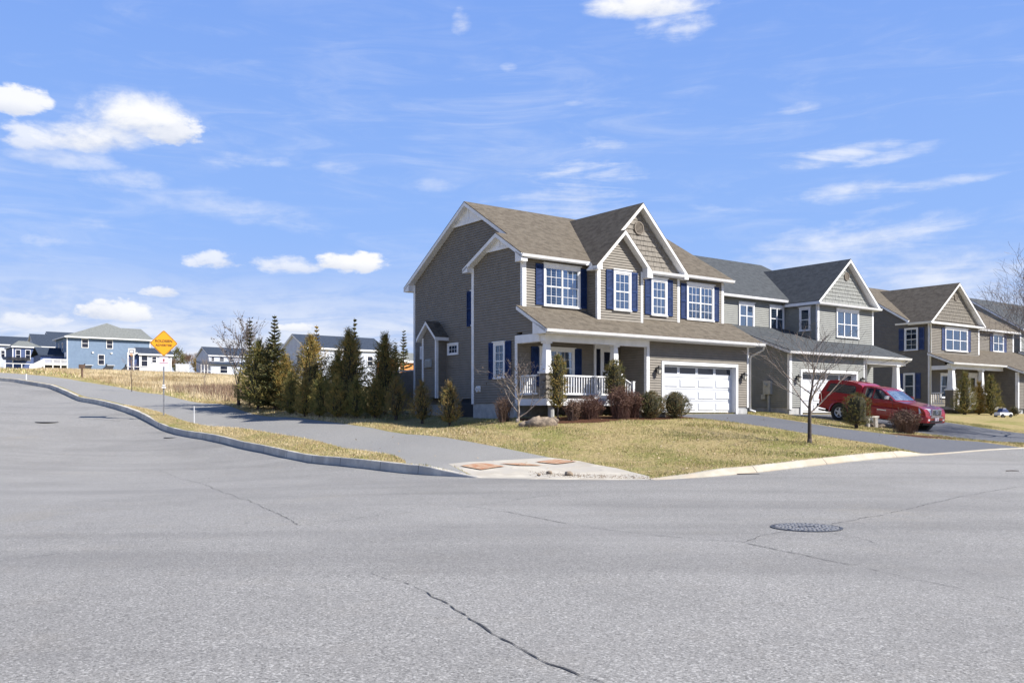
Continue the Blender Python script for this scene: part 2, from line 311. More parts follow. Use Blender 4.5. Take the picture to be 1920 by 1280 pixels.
# ------------------------------------------------------------------ terrain
RD=[(-21,-28,0),(-13,-30,0),(-27,-22,0),(-18,-16,0),(-10,-20,0),(-9.5,-15.5,0),(-5.4,-12,.03),(7.2,-12.7,.3),(13.5,-12.3,.37),(30,-12.3,.6),(60,-12.3,.8),(100,-12.3,1.0),
 (-8.4,-8.8,.03),(-8.5,-2,.03),(-8.5,6,.3),(-8.5,16.5,.91),(-8.5,32.6,2.34),(-8.5,50,4.13),(-20,16,.9),(-20,32,2.3),(-20,50,4.1),(-25,-5,0),(-40,16,1.2),(-60,58,4.4),(-60,0,.5),
 (0,-24,0),(10,-22,.2),(30,-22,.5),(60,-22,.7),(100,-22,.8),(0,-45,0),(-40,-40,0),(40,-45,.3)]
LN=[(0,-.5,1.55),(3,0,1.58),(8,-1.2,1.63),(11.5,-1.2,1.64),(14,0,1.62),(17,.3,1.62),(22,.3,1.62),(36,2,1.62),(43,1.5,1.62),(50,1.5,1.65),(0,3.3,1.5),(.5,9,1.6),(6.2,-6.7,1.14),(6.2,-9.9,.74),
 (11.5,-6,1.05),(16.5,-5.6,.95),(16.5,-2.3,1.35),(22.5,-4.2,1.24),(22.5,-8,.68),(16.2,-10.2,.49),(40,-4,1.2),(2,-7,.95),(-2,1.95,1.09),(-2,4,1.22),(-2,6,1.38),(-2.5,22.3,2.25),(-4.6,-3.5,.72),(-4.6,-.6,.92),(-4.6,3.17,1.14),(-4.6,5.8,1.28),(-4.6,10.4,1.51),(-4.6,19,2.14),(-4.6,29.9,2.82),(-4.6,38.5,3.4),
 (-4,-6.5,.31),(-7.2,-6.2,.23),(-7,.4,.42),(-7,13,1.05),(8,20,2),(40,25,2),(5,40,3.2),(60,30,2.5),(100,20,2)]
XY=[(-32,100,5.7),(-80,155,8.4),(-60,158,8.4),(-26,130,5.2),(-62,200,9.8),(-85,250,12.5),(-10,80,3.5),(30,130,4),(100,140,4),(-100,90,5.5),(-140,155,8.6),(0,250,8),(-8,60,3.0),(100,60,2.2)]
cp=[]
for a,b,z in RD: cp.append((*W(a,b),z))
for a,b,z in LN: cp.append((*W(a,b),z-.2))
cp+=[(x,y,z-.2) for x,y,z in XY]
cp=np.array(cp); P=cp[:,:2]/50; Zc=cp[:,2]; n=len(P)
def U(r2): return np.where(r2<1e-12,0,.5*r2*np.log(np.maximum(r2,1e-12)))
K=U(((P[:,None]-P[None])**2).sum(-1))+np.eye(n)*.0006; A=np.zeros((n+3,n+3)); A[:n,:n]=K; A[:n,n]=1; A[:n,n+1:]=P; A[n,:n]=1; A[n+1:,:n]=P.T
wt=np.linalg.solve(A,np.concatenate([Zc,np.zeros(3)]))
def T(xy):
    q=np.asarray(xy,float).reshape(-1,2).copy(); q[:,0]=np.clip(q[:,0],-150,110); q[:,1]=np.clip(q[:,1],-35,260); q/=50
    out=np.empty(len(q))
    for i in range(0,len(q),4000):
        s=q[i:i+4000]; out[i:i+4000]=U(((s[:,None]-P[None])**2).sum(-1))@wt[:n]+wt[n]+s@wt[n+1:]
    return out
# kerb line in (a,b)
KL=[(-80,55.3),(-40,55.2),(-24,54.8),(-17,53.4),(-12.5,50.6),(-9.8,46.5),(-8.6,41),(-8.5,36)]+[(-8.5,b) for b in range(34,-8,-2)]+[(-8.45,-7.6),(-8.3,-9.0),(-7.5,-10.1),(-6.5,-11.1),(-5.4,-12.0),(-4,-12.25)]+[(a,-12.3) for a in range(-2,30,2)]+[(60,-12.3),(160,-12.3)]
KLW=[W(*p) for p in KL]
RAMP=(W(-8.3,-9.0),W(-5.4,-12.0)); 
DR=[((6.1,-1.2),(11.3,-1.2),(13.1,-12.3),(6.4,-12.3)),((16.2,.3),(22.6,.3),(23.2,-12.3),(16.0,-12.3)),((43.3,1.6),(50.2,1.6),(50.5,-12.3),(43,-12.3))]
MOUTH=[RAMP]+[(W(*d[3]),W(*d[2])) for d in DR]
def segd(q,s):
    p0=np.array(s[0]); p1=np.array(s[1]); d=p1-p0; t=np.clip(((q-p0)@d)/(d@d),0,1); return np.sqrt((((q-p0)-t[:,None]*d)**2).sum(1))
def OFF(xy):
    q=np.asarray(xy,float).reshape(-1,2); a=.8*(q[:,0]-.4)+.6*(q[:,1]-35)
    full=.15+.08*np.clip((-5.5-a)/1.5,0,1)
    d=np.minimum.reduce([np.clip(segd(q,s)/(2.2 if i==0 else 1.3),0,1) for i,s in enumerate(MOUTH)]); return full*np.maximum(d,.02)
def GZ(x,y): p=[(x,y)]; return float(T(p)[0]+OFF(p)[0])
def hit(px,py,road=False,ymax=260):
    u=(px-960)/F; v=(HY-py)/F; ys=np.linspace(4,ymax,2600); q=np.stack([u*ys,ys],1); z=CZ+v*ys; h=T(q)+(0 if road else OFF(q)); s=z-h
    k=np.where(s<=0)[0]; i=k[0] if len(k) else np.argmin(np.abs(s))
    if i>0 and s[i-1]>0>=s[i]: t=s[i-1]/(s[i-1]-s[i]); y=ys[i-1]+t*(ys[i]-ys[i-1])
    else: y=ys[i]
    return Vector((u*y,y,float(T([(u*y,y)])[0]+(0 if road else OFF([(u*y,y)])[0]))))
# ------------------------------------------------------------------ ground regions
def inpoly(q,poly):
    x,y=q[:,0],q[:,1]; c=np.zeros(len(q),bool); n=len(poly); j=n-1
    for i in range(n):
        xi,yi=poly[i]; xj,yj=poly[j]; c^=((yi>y)!=(yj>y))&(x<(xj-xi)*(y-yi)/((yj-yi) or 1e-12)+xi); j=i
    return c
road=KLW+[W(160,-21.8),W(0,-21.8),W(-5,-22.2),W(-9,-24.5),W(-11,-30),W(-11,-70),W(-24,-70),W(-24,-26),W(-22,-16),W(-20,-8),W(-19.8,30),W(-21,38),W(-26,44),W(-34,46.5),W(-80,47)]
pth=[W(*p) for p in [(-7.6,-6.6),(-7.0,-6.45),(-5.3,-6.1),(-3.9,-6.4),(-4.3,-4.5),(-4.55,-3),(-4.6,2),(-4.6,10),(-4.6,22),(-4.6,34),(-4.7,42),(-5.6,50),(-9,56),(-15,58.6),(-24,60),(-80,60.2),(-80,55.6),(-24,55.1),(-16.9,53.7),(-12.2,50.9),(-9.5,46.7),(-8.3,41),(-8.2,36),(-8.2,24),(-7.7,19),(-7.3,13),(-7.1,2),(-7.3,-1.5),(-7.55,-3.6),(-7.95,-4.9),(-8.38,-5.7),(-8.38,-7.3),(-8.25,-8.6)]]
rmp=[W(*p) for p in [(-8.3,-9.0),(-8.0,-7.9),(-7.6,-6.6),(-7.0,-6.45),(-5.3,-6.1),(-3.9,-6.4),(-3.75,-7.6),(-4.5,-9.9),(-5.0,-11.6),(-5.4,-12.0),(-6.5,-11.1),(-7.5,-10.1)]]
def curve(pts): return [W(*p) for p in pts]
mul=[curve([(-.9,-.9),(-.6,-2.6),(.8,-3.3),(2.2,-3.2),(3.6,-3.5),(5.2,-3.3),(6.6,-3.6),(8.1,-3.3),(8.4,-2.0),(6.2,-1.9),(5.4,-1.4),(4.2,-1.3),(0,-1.15),(-.3,.1)]),
     curve([(11.8,-9.3),(14,-9.7),(15.9,-9.4),(15.8,-8.2),(13.5,-7.2),(11.9,-7.6)])]
drv=[curve([(6.1,-1.2),(11.5,-1.2),(11.4,-6),(11.9,-9.5),(13.1,-12.3),(6.4,-12.3),(6.2,-8)]),curve([(16.2,.3),(22.6,.3),(22.8,-6),(23.4,-12.3),(15.9,-12.3),(16.2,-6)]),curve([(43.3,1.6),(50.2,1.6),(50.5,-12.3),(43,-12.3)])]
regs=[('road',road),('ramp',rmp),('driveway',drv[0]),('driveway',drv[1]),('driveway',drv[2]),('path',pth),('mulch',mul[0]),('mulch',mul[1])]
vs=[];es=[]
def addloop(poly,closed=True):
    pts=[]
    for i in range(len(poly)-(0 if closed else 1)):
        p=np.array(poly[i]);q=np.array(poly[(i+1)%len(poly)]);L=np.linalg.norm(q-p)
        near=min(np.hypot(*p),np.hypot(*q))<90; k=max(1,int(L/(1.2 if near else 8)))
        for t in range(k): pts.append(p+(q-p)*t/k)
    i0=len(vs); m=len(pts); vs.extend([tuple(p) for p in pts]); es.extend([(i0+i,i0+(i+1)%m) for i in range(m if closed else m-1)])
for _,p in regs: addloop(p)
rng=random.Random(4)
bd=[(-420,-120),(420,-120),(420,620),(-420,620)]; addloop(bd)
for xx in np.arange(-3.2,5.6,.28):
    for yy in np.arange(21,27,.28):
        vs.append((xx+rng.uniform(-.05,.05),yy+rng.uniform(-.05,.05)))
for yy in np.arange(-34,96,1.25):
    for xx in np.arange(-62,72,1.25):
        if abs(xx)>abs(yy)*.62+16: continue
        vs.append((xx+rng.uniform(-.3,.3),yy+rng.uniform(-.3,.3)))
for yy in np.arange(-110,600,11):
    for xx in np.arange(-410,410,11):
        if -34<yy<96 and -62<xx<72 and abs(xx)<=abs(yy)*.62+16: continue
        vs.append((xx+rng.uniform(-2,2),yy+rng.uniform(-2,2)))
V,_,Fc,_,_,_=delaunay_2d_cdt([Vector(p) for p in vs],es,[],0,1e-4)
V=np.array([(p[0],p[1]) for p in V]); Fc=np.array([f for f in Fc if len(f)==3])
cen=V[Fc].mean(1); lab=np.full(len(Fc),-1)
for i in range(len(regs)-1,-1,-1): lab[inpoly(cen,regs[i][1])]=i
TV=T(V); OV=OFF(V)
def sheet(name,sel,m,off,kind='structure',lift=0.0):
    fs=Fc[sel]; ids=np.unique(fs); mp=-np.ones(len(V),int); mp[ids]=np.arange(len(ids))
    z=TV[ids]+(OV[ids] if off else 0)+lift; me=bpy.data.meshes.new(name)
    fl=[tuple(int(mp[i]) for i in f) for f in fs]
    me.from_pydata([(float(V[i,0]),float(V[i,1]),float(zz)) for i,zz in zip(ids,z)],[],fl); me.materials.append(m)
    me.polygons.foreach_set('use_smooth',[True]*len(fl)); o=bpy.data.objects.new(name,me); COL.objects.link(o); tag(o,kind=kind)
    if me.polygons[0].normal.z<0: me.flip_normals()
    return o
ground=sheet('ground',lab==-1,M['lawn'],True)
roado=sheet('road',lab==0,M['road'],False)
ramp=sheet('sidewalk_ramp',lab==1,M['ramp'],True)
for i,(k,a) in enumerate(((2,'driveway'),(3,'driveway'),(4,'driveway'))): sheet(a,lab==k,M['drive'],True)
sheet('path',lab==5,M['path'],True)
sheet('mulch_bed',lab==6,M['mulch'],True); sheet('mulch_bed',lab==7,M['mulch'],True)
# kerbs: granite on the left street, cream concrete on the right one
def kerb(name,pts,m,slope,joint):
    pp=[]
    for i in range(len(pts)-1):
        p=np.array(pts[i]);q=np.array(pts[i+1]);k=max(1,int(np.linalg.norm(q-p)/.5))
        for t in range(k): pp.append(p+(q-p)*t/k)
    pp.append(np.array(pts[-1])); pp=np.array(pp); tz=T(pp); of=OFF(pp+0); mb=MB(); rows=[]
    rr=random.Random(3)
    for i,p in enumerate(pp):
        d=pp[min(i+1,len(pp)-1)]-pp[max(i-1,0)]; d/=np.linalg.norm(d); nn=np.array((-d[1],d[0]))  # nn points to the lawn side
        h=max(of[i],.004)+.012+rr.uniform(-.003,.003); z=tz[i]
        a=p-nn*(.02+slope); b=p-nn*.02; c=p+nn*.15
        rows.append([(a[0],a[1],z-.1),(a[0],a[1],z+h*.12),(b[0],b[1],z+h-.015),(b[0]+nn[0]*.02,b[1]+nn[1]*.02,z+h),(c[0],c[1],z+h),(c[0],c[1],z-.1)])
    for i in range(len(rows)-1):
        mb.cur=0
        if joint and i%joint==0:
            r0=[tuple(np.array(q)) for q in rows[i]]; r1=[tuple(np.array(q)*.96+np.array(w)*.04) for q,w in zip(rows[i],rows[i+1])]
            mb.cur=1
            for k in range(5): mb.poly([r0[k],r1[k],r1[k+1],r0[k+1]])
            mb.cur=0; r0=r1
        else: r0=rows[i]
        for k in range(5): mb.poly([r0[k],rows[i+1][k],rows[i+1][k+1],r0[k+1]])
    for r in (rows[0],rows[-1]): mb.poly(r)
    return tag(mb.build(name,[m,M['crack']]),kind='structure')
iR=KL.index((-5.4,-12.0)); iL=KL.index((-8.3,-9.0))
kerb('kerb',KLW[:iL+1],M['kerb'],.02,4)
kerb('kerb',KLW[iL:iR+1],M['ramp'],.03,0)
kerb('kerb',KLW[iR:],M['kerb2'],.13,6)
# tactile panels on the ramp
c1_=hit(905,874.5); c3_=hit(1043,866.5); ux=(c3_-c1_); ux.z=0; ux.normalize(); vy=Vector((-ux.y,ux.x,0))
for t_ in (0,.5,1):
    cc=c1_.lerp(c3_,t_); c=[cc-ux*.42-vy*.42,cc+ux*.42-vy*.42,cc+ux*.42+vy*.42,cc-ux*.42+vy*.42]; mb=MB(); n_=8
    for i in range(n_):
        for j in range(n_):
            def L(s,t):
                p=c[0]*(1-s)*(1-t)+c[1]*s*(1-t)+c[2]*s*t+c[3]*(1-s)*t; z=GZ(p.x,p.y); return (p.x,p.y,z+.024)
            mb.poly([L(i/n_,j/n_),L((i+1)/n_,j/n_),L((i+1)/n_,(j+1)/n_),L(i/n_,(j+1)/n_)])
    mb.build('tactile_panel',M['tactile'],ramp)
# cracks: jagged thin gaps following routes across the road
def crack(pts,w0,w1,seed):
    r=random.Random(seed); P3=[hit(x,y,True) for x,y in pts]; line=[]
    for i in range(len(P3)-1):
        a=P3[i];b=P3[i+1];L=(b-a).length;k=max(2,int(L/.09))
        for t in range(k): line.append(a.lerp(b,t/k))
    line.append(P3[-1]); nL=len(line); j=0; mb=MB(); out=[]
    for i,p in enumerate(line):
        j=j*.86+r.uniform(-.022,.022); d=(line[min(i+1,nL-1)]-line[max(i-1,0)]).normalized(); nn=Vector((-d.y,d.x,0)); c=p+nn*j
        w=1.05*(w0+(w1-w0)*i/nL)*r.uniform(.25,1.5)*(0.0 if r.random()<.1 else 1)
        out.append((c,nn,w))
    q=np.array([(c.x+s*nn.x*w/2,c.y+s*nn.y*w/2) for c,nn,w in out for s in (-1,1)]); z=T(q)+.006
    for i in range(nL-1):
        k=2*i; mb.poly([(q[k][0],q[k][1],z[k]),(q[k+1][0],q[k+1][1],z[k+1]),(q[k+3][0],q[k+3][1],z[k+3]),(q[k+2][0],q[k+2][1],z[k+2])])
    return mb.build('crack',M['crack'],roado)
crack([(700,1075),(790,1103),(850,1138),(905,1170),(940,1200),(1010,1238),(1075,1260),(1140,1282)],.007,.018,1)
crack([(880,949),(950,960),(1040,977),(1120,990),(1215,1002),(1320,1012),(1392,1016)],.009,.013,2)
crack([(1392,1016),(1480,1034),(1600,1062),(1760,1096),(1922,1130)],.013,.006,3)
crack([(1392,1016),(1430,1004),(1480,997)],.011,.01,4)
crack([(1560,982),(1640,968),(1740,945),(1830,925),(1905,912)],.012,.01,5)
crack([(1565,1001),(1600,1006),(1640,1018)],.01,.005,6)
crack([(300,880),(380,908),(450,933),(520,962),(555,985)],.008,.012,7)
crack([(560,985),(620,978),(720,965),(860,952),(960,938),(1050,925)],.009,.008,8)
crack([(-5,1053),(60,1045),(170,1030),(250,1022)],.014,.004,9)
crack([(130,783),(180,786),(235,790)],.02,.02,10)
# manholes
def manhole(px,py,r,label):
    p=hit(px,py,True); t=thing('manhole_cover',label,'manhole cover',(p.x,p.y,p.z+.004),.25,'manhole covers in the road')
    mb=MB(); mb.lathe((0,0,0),[(r*1.06,-.02),(r*1.06,.008),(r*.98,.01),(r*.98,.002),(.02,.002)],40); mb.build('frame_ring',M['iron'],t)
    mb=MB()
    for h in (-1,1):
        for k in range(-7,8):
            x=k*r*.125; a=.9 if h>0 else -.9
            L=math.sqrt(max(0,(r*.93)**2-x*x))
            y0=.03*h; y1=L*h
            if L<.05: continue
            segs=7
            for s in range(segs):
                if s%2==1 and k%2: continue
                ya=y0+(y1-y0)*s/segs; yb=y0+(y1-y0)*(s+.86)/segs
                mb.prism([(x-.019,ya,.002),(x+.019,ya,.002),(x+.019,yb,.002),(x-.019,yb,.002)],[(x-.016,ya,.014),(x+.016,ya,.014),(x+.016,yb,.014),(x-.016,yb,.014)])
    mb.build('lid',M['lid'],t)
    mb=MB(); mb.box(-.12,.12,-.035,.035,.002,.016); mb.build('pick_slot',M['black'],t)
manhole(1512,989,.46,'round ribbed iron manhole cover in the right foreground asphalt')
manhole(88,791,.48,'distant dark manhole cover in the left street, far from the kerb')
manhole(322,820,.3,'small dark manhole cover in the left street close to the granite kerb')
# ------------------------------------------------------------------ house kit
def clip(poly,z,keep_above):
    out=[];n=len(poly)
    for i in range(n):
        p,q=poly[i],poly[(i+1)%n]; a=(p[1]-z)*(1 if keep_above else -1); b=(q[1]-z)*(1 if keep_above else -1)
        if a>=0: out.append(p)
        if (a>=0)!=(b>=0) and abs(a-b)>1e-12: t=a/(a-b); out.append((p[0]+(q[0]-p[0])*t,z))
    return out
def fr(b): return lambda s,z,d:(s,b-d,z)
def bk(b): return lambda s,z,d:(s,b+d,z)
def lf(a): return lambda s,z,d:(a-d,s,z)
def rt(a): return lambda s,z,d:(a+d,s,z)
def siding(mb,m,poly,rev=.102,t=.03):
    z0=min(p[1] for p in poly); z1=max(p[1] for p in poly); mb.poly([m(p[0],p[1],0) for p in poly]); k=0
    base=math.floor(z0/rev)*rev
    while base+k*rev<z1-1e-4:
        a=base+k*rev; b=a+rev; c=clip(clip(poly,a+rev*.17,True),b,False); k+=1
        if len(c)<3: continue
        zm=min(p[1] for p in c); D=lambda z:.006+t*(1-(z-a)/rev)
        mb.poly([m(p[0],p[1],D(p[1])) for p in c])
        lo=[p for p in c if abs(p[1]-zm)<1e-5]
        if len(lo)>=2:
            x0=min(p[0] for p in lo);x1=max(p[0] for p in lo); mb.poly([m(x0,zm,0),m(x1,zm,0),m(x1,zm,D(zm)),m(x0,zm,D(zm))])
def shakes(mb,m,poly,rev=.2,seed=1):
    r=random.Random(seed); z0=min(p[1] for p in poly); z1=max(p[1] for p in poly); mb.poly([m(p[0],p[1],0) for p in poly])
    x0=min(p[0] for p in poly);x1=max(p[0] for p in poly); z=z0;row=0
    while z<z1:
        c=clip(clip(poly,z,True),z+rev,False)
        if len(c)>=3:
            sw=[(p[1],p[0]) for p in c]; x=x0-r.uniform(0,.2)
            while x<x1:
                w=r.uniform(.13,.3); a,b=x+.006,x+w-.006; q=clip(clip(sw,a,True),b,False); x+=w
                if len(q)<3: continue
                tt=r.uniform(.02,.034); dd=lambda zz:.004+tt*(1-(zz-z)/rev)
                q=[(p[1],p[0]) for p in q]; top=[m(p[0],p[1],dd(p[1])) for p in q]; bot=[m(p[0],p[1],0) for p in q]; mb.prism(bot,top)
        z+=rev
def window(root,off,m,s0,s1,z0,z1,n=1,cols=3,rows=4,head=.16,cur=False,trim=.08,grid=True,hung=True,room=None,sill=True):
    """double hung window: white casing, header, sashes, muntins; pane and curtain are its children"""
    d=.02; mb=MB(off); h=head
    mb.mbox(m,s0,s0+trim,z0+.05,z1-h,d,d+.05); mb.mbox(m,s1-trim,s1,z0+.05,z1-h,d,d+.05)
    mb.mbox(m,s0-.0,s1+.0,z1-h,z1-.035 if h>.1 else z1,d,d+.052)
    if h>.1: mb.mbox(m,s0-.05,s1+.05,z1-.035,z1,d,d+.09)
    if sill: mb.mbox(m,s0-.02,s1+.02,z0,z0+.05,d,d+.075)
    else: mb.mbox(m,s0,s1,z0,z0+.05,d,d+.05)
    a,b=s0+trim,s1-trim; zz0=z0+.05; zz1=z1-h; w=(b-a)/n; panes=[]
    for i in range(n):
        x0=a+i*w; x1=x0+w; g=.045
        if i: mb.mbox(m,x0-.03,x0+.03,zz0,zz1,d,d+.045)
        mb.mbox(m,x0,x0+g,zz0,zz1,d+.001,d+.03); mb.mbox(m,x1-g,x1,zz0,zz1,d+.001,d+.03)
        mb.mbox(m,x0+g,x1-g,zz0,zz0+.05,d,d+.03); mb.mbox(m,x0+g,x1-g,zz1-.045,zz1,d,d+.03)
        zm=(zz0+zz1)/2
        if hung: mb.mbox(m,x0+g,x1-g,zm-.022,zm+.022,d,d+.032)
        if grid:
            for c in range(1,cols): xx=x0+g+(w-2*g)*c/cols; mb.mbox(m,xx-.008,xx+.008,zz0,zz1,d,d+.021)
            for r in range(1,rows):
                if hung and rows%2==0 and r==rows//2: continue
                q=zz0+(zz1-zz0)*r/rows; mb.mbox(m,x0+g,x1-g,q-.008,q+.008,d,d+.0212)
        panes.append((x0,x1))
    o=mb.build('window',M['trim'],root)
    p=MB(off); p.mbox(m,a,b,zz0,zz1,d+.006,d+.012); p.build('pane',M['glass'],o)
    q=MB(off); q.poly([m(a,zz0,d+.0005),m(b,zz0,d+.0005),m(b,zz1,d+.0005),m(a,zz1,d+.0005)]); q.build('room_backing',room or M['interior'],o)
    if cur:
        c=MB(off)
        for (x0,x1) in panes:
            ww=x1-x0
            for (e0,e1) in (((x0+.03,x0+ww*.42),(x1-ww*.42,x1-.03)) if cur==1 else ((x0+.03,x1-.03),)):
                k=max(4,int((e1-e0)/.045))
                for j in range(k):
                    u0=e0+(e1-e0)*j/k;u1=e0+(e1-e0)*(j+1)/k; um=(u0+u1)/2
                    c.poly([m(u0,zz0,d+.001),m(um,zz0,d+.005),m(um,zz1,d+.005),m(u0,zz1,d+.001)]); c.poly([m(um,zz0,d+.005),m(u1,zz0,d+.001),m(u1,zz1,d+.001),m(um,zz1,d+.005)])
        c.build('curtain',M['curtain'],o)
    return o
def shutter(root,off,m,s0,s1,z0,z1,mt='navy'):
    mb=MB(off); t=.045
    mb.mbox(m,s0,s0+t,z0,z1,.02,.06); mb.mbox(m,s1-t,s1,z0,z1,.02,.06)
    zm=z0+(z1-z0)*.5
    for q in (z0,zm-.04,z1-.08): mb.mbox(m,s0+t,s1-t,q,q+.08,.02,.058)
    for (p,q) in ((z0+.08,zm-.04),(zm+.04,z1-.08)):
        k=max(3,int((q-p)/.05))
        for i in range(k):
            u=p+(q-p)*i/k; v=p+(q-p)*(i+1)/k
            mb.poly([m(s0+t,u,.052),m(s1-t,u,.052),m(s1-t,v,.03),m(s0+t,v,.03)]); mb.poly([m(s0+t,u,.052),m(s1-t,u,.052),m(s1-t,u,.03),m(s0+t,u,.03)])
    mb.poly([m(s0,z0,.022),m(s1,z0,.022),m(s1,z1,.022),m(s0,z1,.022)])
    return mb.build('shutter',M[mt],root)
def build_split(mb,name,mt,root):
    """each board or gutter run of mb as a part of its own; boards that meet at a house corner stay together"""
    items=[]   # every closed solid laid down by prism(): consecutive faces grouped by six or five
    i=0
    while i<len(mb.f):
        n=len(mb.f[i])+2; fs=list(range(i,i+n)); vs_=[mb.v[k] for q in fs for k in mb.f[q]]
        items.append((fs,[min(v[d] for v in vs_) for d in range(3)],[max(v[d] for v in vs_) for d in range(3)])); i+=n
    kind=lambda it: (it[2][2]-it[1][2])>1.5 and (it[2][0]-it[1][0])<.3 and (it[2][1]-it[1][1])<.3
    par=list(range(len(items)))
    def find(x):
        while par[x]!=x: x=par[x]
        return x
    for a in range(len(items)):
        for b in range(a):
            A,B=items[a],items[b]
            if kind(A)!=kind(B): continue
            if all(A[1][d]<=B[2][d]+.03 and B[1][d]<=A[2][d]+.03 for d in range(3)): par[find(a)]=find(b)
    for r_ in sorted({find(k) for k in range(len(items))}):
        m2=MB(mb.off); ks=[k for k in range(len(items)) if find(k)==r_]
        for k in ks:
            for q in items[k][0]: m2.poly([mb.v[j] for j in mb.f[q]])
        m2.build(name if name!='trim_boards' else ('corner_board' if kind(items[ks[0]]) else 'trim_board'),mt,root)
def roofs(root,off,polys,mt,thick=.19,names=('roof','roof_trim')):
    a=MB(off);b=MB(off)
    for p in polys: a.slab(p,0,.035); b.slab(p,.036,thick)
    r=a.build(names[0],M[mt],root); b.build(names[1],M['trim'],r); return r
def gutter(mb,a0,a1,b,z,side='f'):
    """hollow-faced eaves trough"""
    if side=='f': mb.prism([(a0,b,z-.1),(a1,b,z-.1),(a1,b-.085,z-.09),(a0,b-.085,z-.09)],[(a0,b,z),(a1,b,z),(a1,b-.12,z+.012),(a0,b-.12,z+.012)])
    else: mb.prism([(b,a0,z-.1),(b,a1,z-.1),(b-.085,a1,z-.09),(b-.085,a0,z-.09)],[(b,a0,z),(b,a1,z),(b-.12,a1,z+.012),(b-.12,a0,z+.012)])
def corner(mb,m,s0,s1,z0,z1,t=.03): mb.mbox(m,s0,s1,z0,z1,0,t)
def gdoor(root,off,b,a0,a1,z0,z1,rec=.25,rows=4,cols=4,fs=.13,frame_top=.13):
    m=fr(b); f=MB(off)
    f.mbox(m,a0-fs,a0,z0-.1,z1+frame_top,0,.045); f.mbox(m,a1,a1+fs,z0-.1,z1+frame_top,0,.045); f.mbox(m,a0,a1,z1,z1+frame_top,0,.047)
    f.mbox(m,a0-.012,a0,z0,z1,-rec,0); f.mbox(m,a1,a1+.012,z0,z1,-rec,0); f.mbox(m,a0,a1,z1,z1+.012,-rec,-.001)
    dm=fr(b+rec); d=MB(off); rh=(z1-z0)/rows; cw=(a1-a0)/cols
    d.mbox(dm,a0,a1,z0,z1,-.03,0)
    panes=[]
    for r in range(rows):
        zz=z0+r*rh
        d.mbox(dm,a0,a1,zz+.012,zz+rh-.012,0,.02)
        for c in range(cols):
            x=a0+c*cw; g=.075
            if r==rows-1:
                panes.append((x+g,x+cw-g,zz+rh*.3,zz+rh*.82))
                d.mbox(dm,x+g-.03,x+cw-g+.03,zz+rh*.3-.03,zz+rh*.3,.02,.032); d.mbox(dm,x+g-.03,x+cw-g+.03,zz+rh*.82,zz+rh*.82+.03,.02,.032)
                d.mbox(dm,x+g-.03,x+g,zz+rh*.3,zz+rh*.82,.02,.032); d.mbox(dm,x+cw-g,x+cw-g+.03,zz+rh*.3,zz+rh*.82,.02,.032)
            else:
                x0,x1,q0,q1=x+g,x+cw-g,zz+rh*.17,zz+rh*.83; t=.03
                d.prism([dm(x0,q0,.02),dm(x1,q0,.02),dm(x1,q1,.02),dm(x0,q1,.02)],[dm(x0+t,q0+t,.05),dm(x1-t,q0+t,.05),dm(x1-t,q1-t,.05),dm(x0+t,q1-t,.05)])
                d.mbox(dm,x0-.014,x1+.014,q0-.014,q0-.004,.02,.026); d.mbox(dm,x0-.014,x1+.014,q1+.004,q1+.014,.02,.026)
    do=d.build('garage_door',M['door_white'],root); f.build('door_frame',M['trim'],do)
    for (x0,x1,q0,q1) in panes:
        p=MB(off); p.mbox(dm,x0,x1,q0,q1,.02,.0235); p.build('pane',M['dark_glass'],do)
    return do
M['dark_glass']=mat('dark_garage_glass',(.01,.014,.03),None,rough=.05,spec=.6)
def lantern(root,off,m,s,z):
    mb=MB(off); mb.mbox(m,s-.06,s+.06,z-.02,z+.16,0,.03)
    mb.tube(m(s,z+.1,.03),m(s,z+.2,.14),.014,.014,8); mb.tube(m(s,z+.2,.14),m(s,z+.12,.16),.012,.012,8)
    c=m(s,z-.16,.16)
    mb.prism([m(s-.045,z-.14,.12),m(s+.045,z-.14,.12),m(s+.045,z-.14,.2),m(s-.045,z-.14,.2)],[m(s-.05,z-.11,.11),m(s+.05,z-.11,.11),m(s+.05,z-.11,.21),m(s-.05,z-.11,.21)])
    mb.prism([m(s-.11,z+.08,.05),m(s+.11,z+.08,.05),m(s+.11,z+.08,.27),m(s-.11,z+.08,.27)],[m(s-.02,z+.18,.14),m(s+.02,z+.18,.14),m(s+.02,z+.18,.18),m(s-.02,z+.18,.18)])
    for i in (-1,1):
        for d in (.085,.235): mb.tube(m(s+i*.05,z-.12,.16+(d-.16)*.6),m(s+i*.085,z+.08,d),.008,.008,6)
    o=mb.build('wall_lantern',M['black'],root)
    g2=MB(off); g2.prism([m(s-.04,z-.11,.12),m(s+.04,z-.11,.12),m(s+.04,z-.11,.2),m(s-.04,z-.11,.2)],[m(s-.075,z+.079,.09),m(s+.075,z+.079,.09),m(s+.075,z+.079,.23),m(s-.075,z+.079,.23)]); g2.build('lamp_glass',M['lamp_glass'],o)
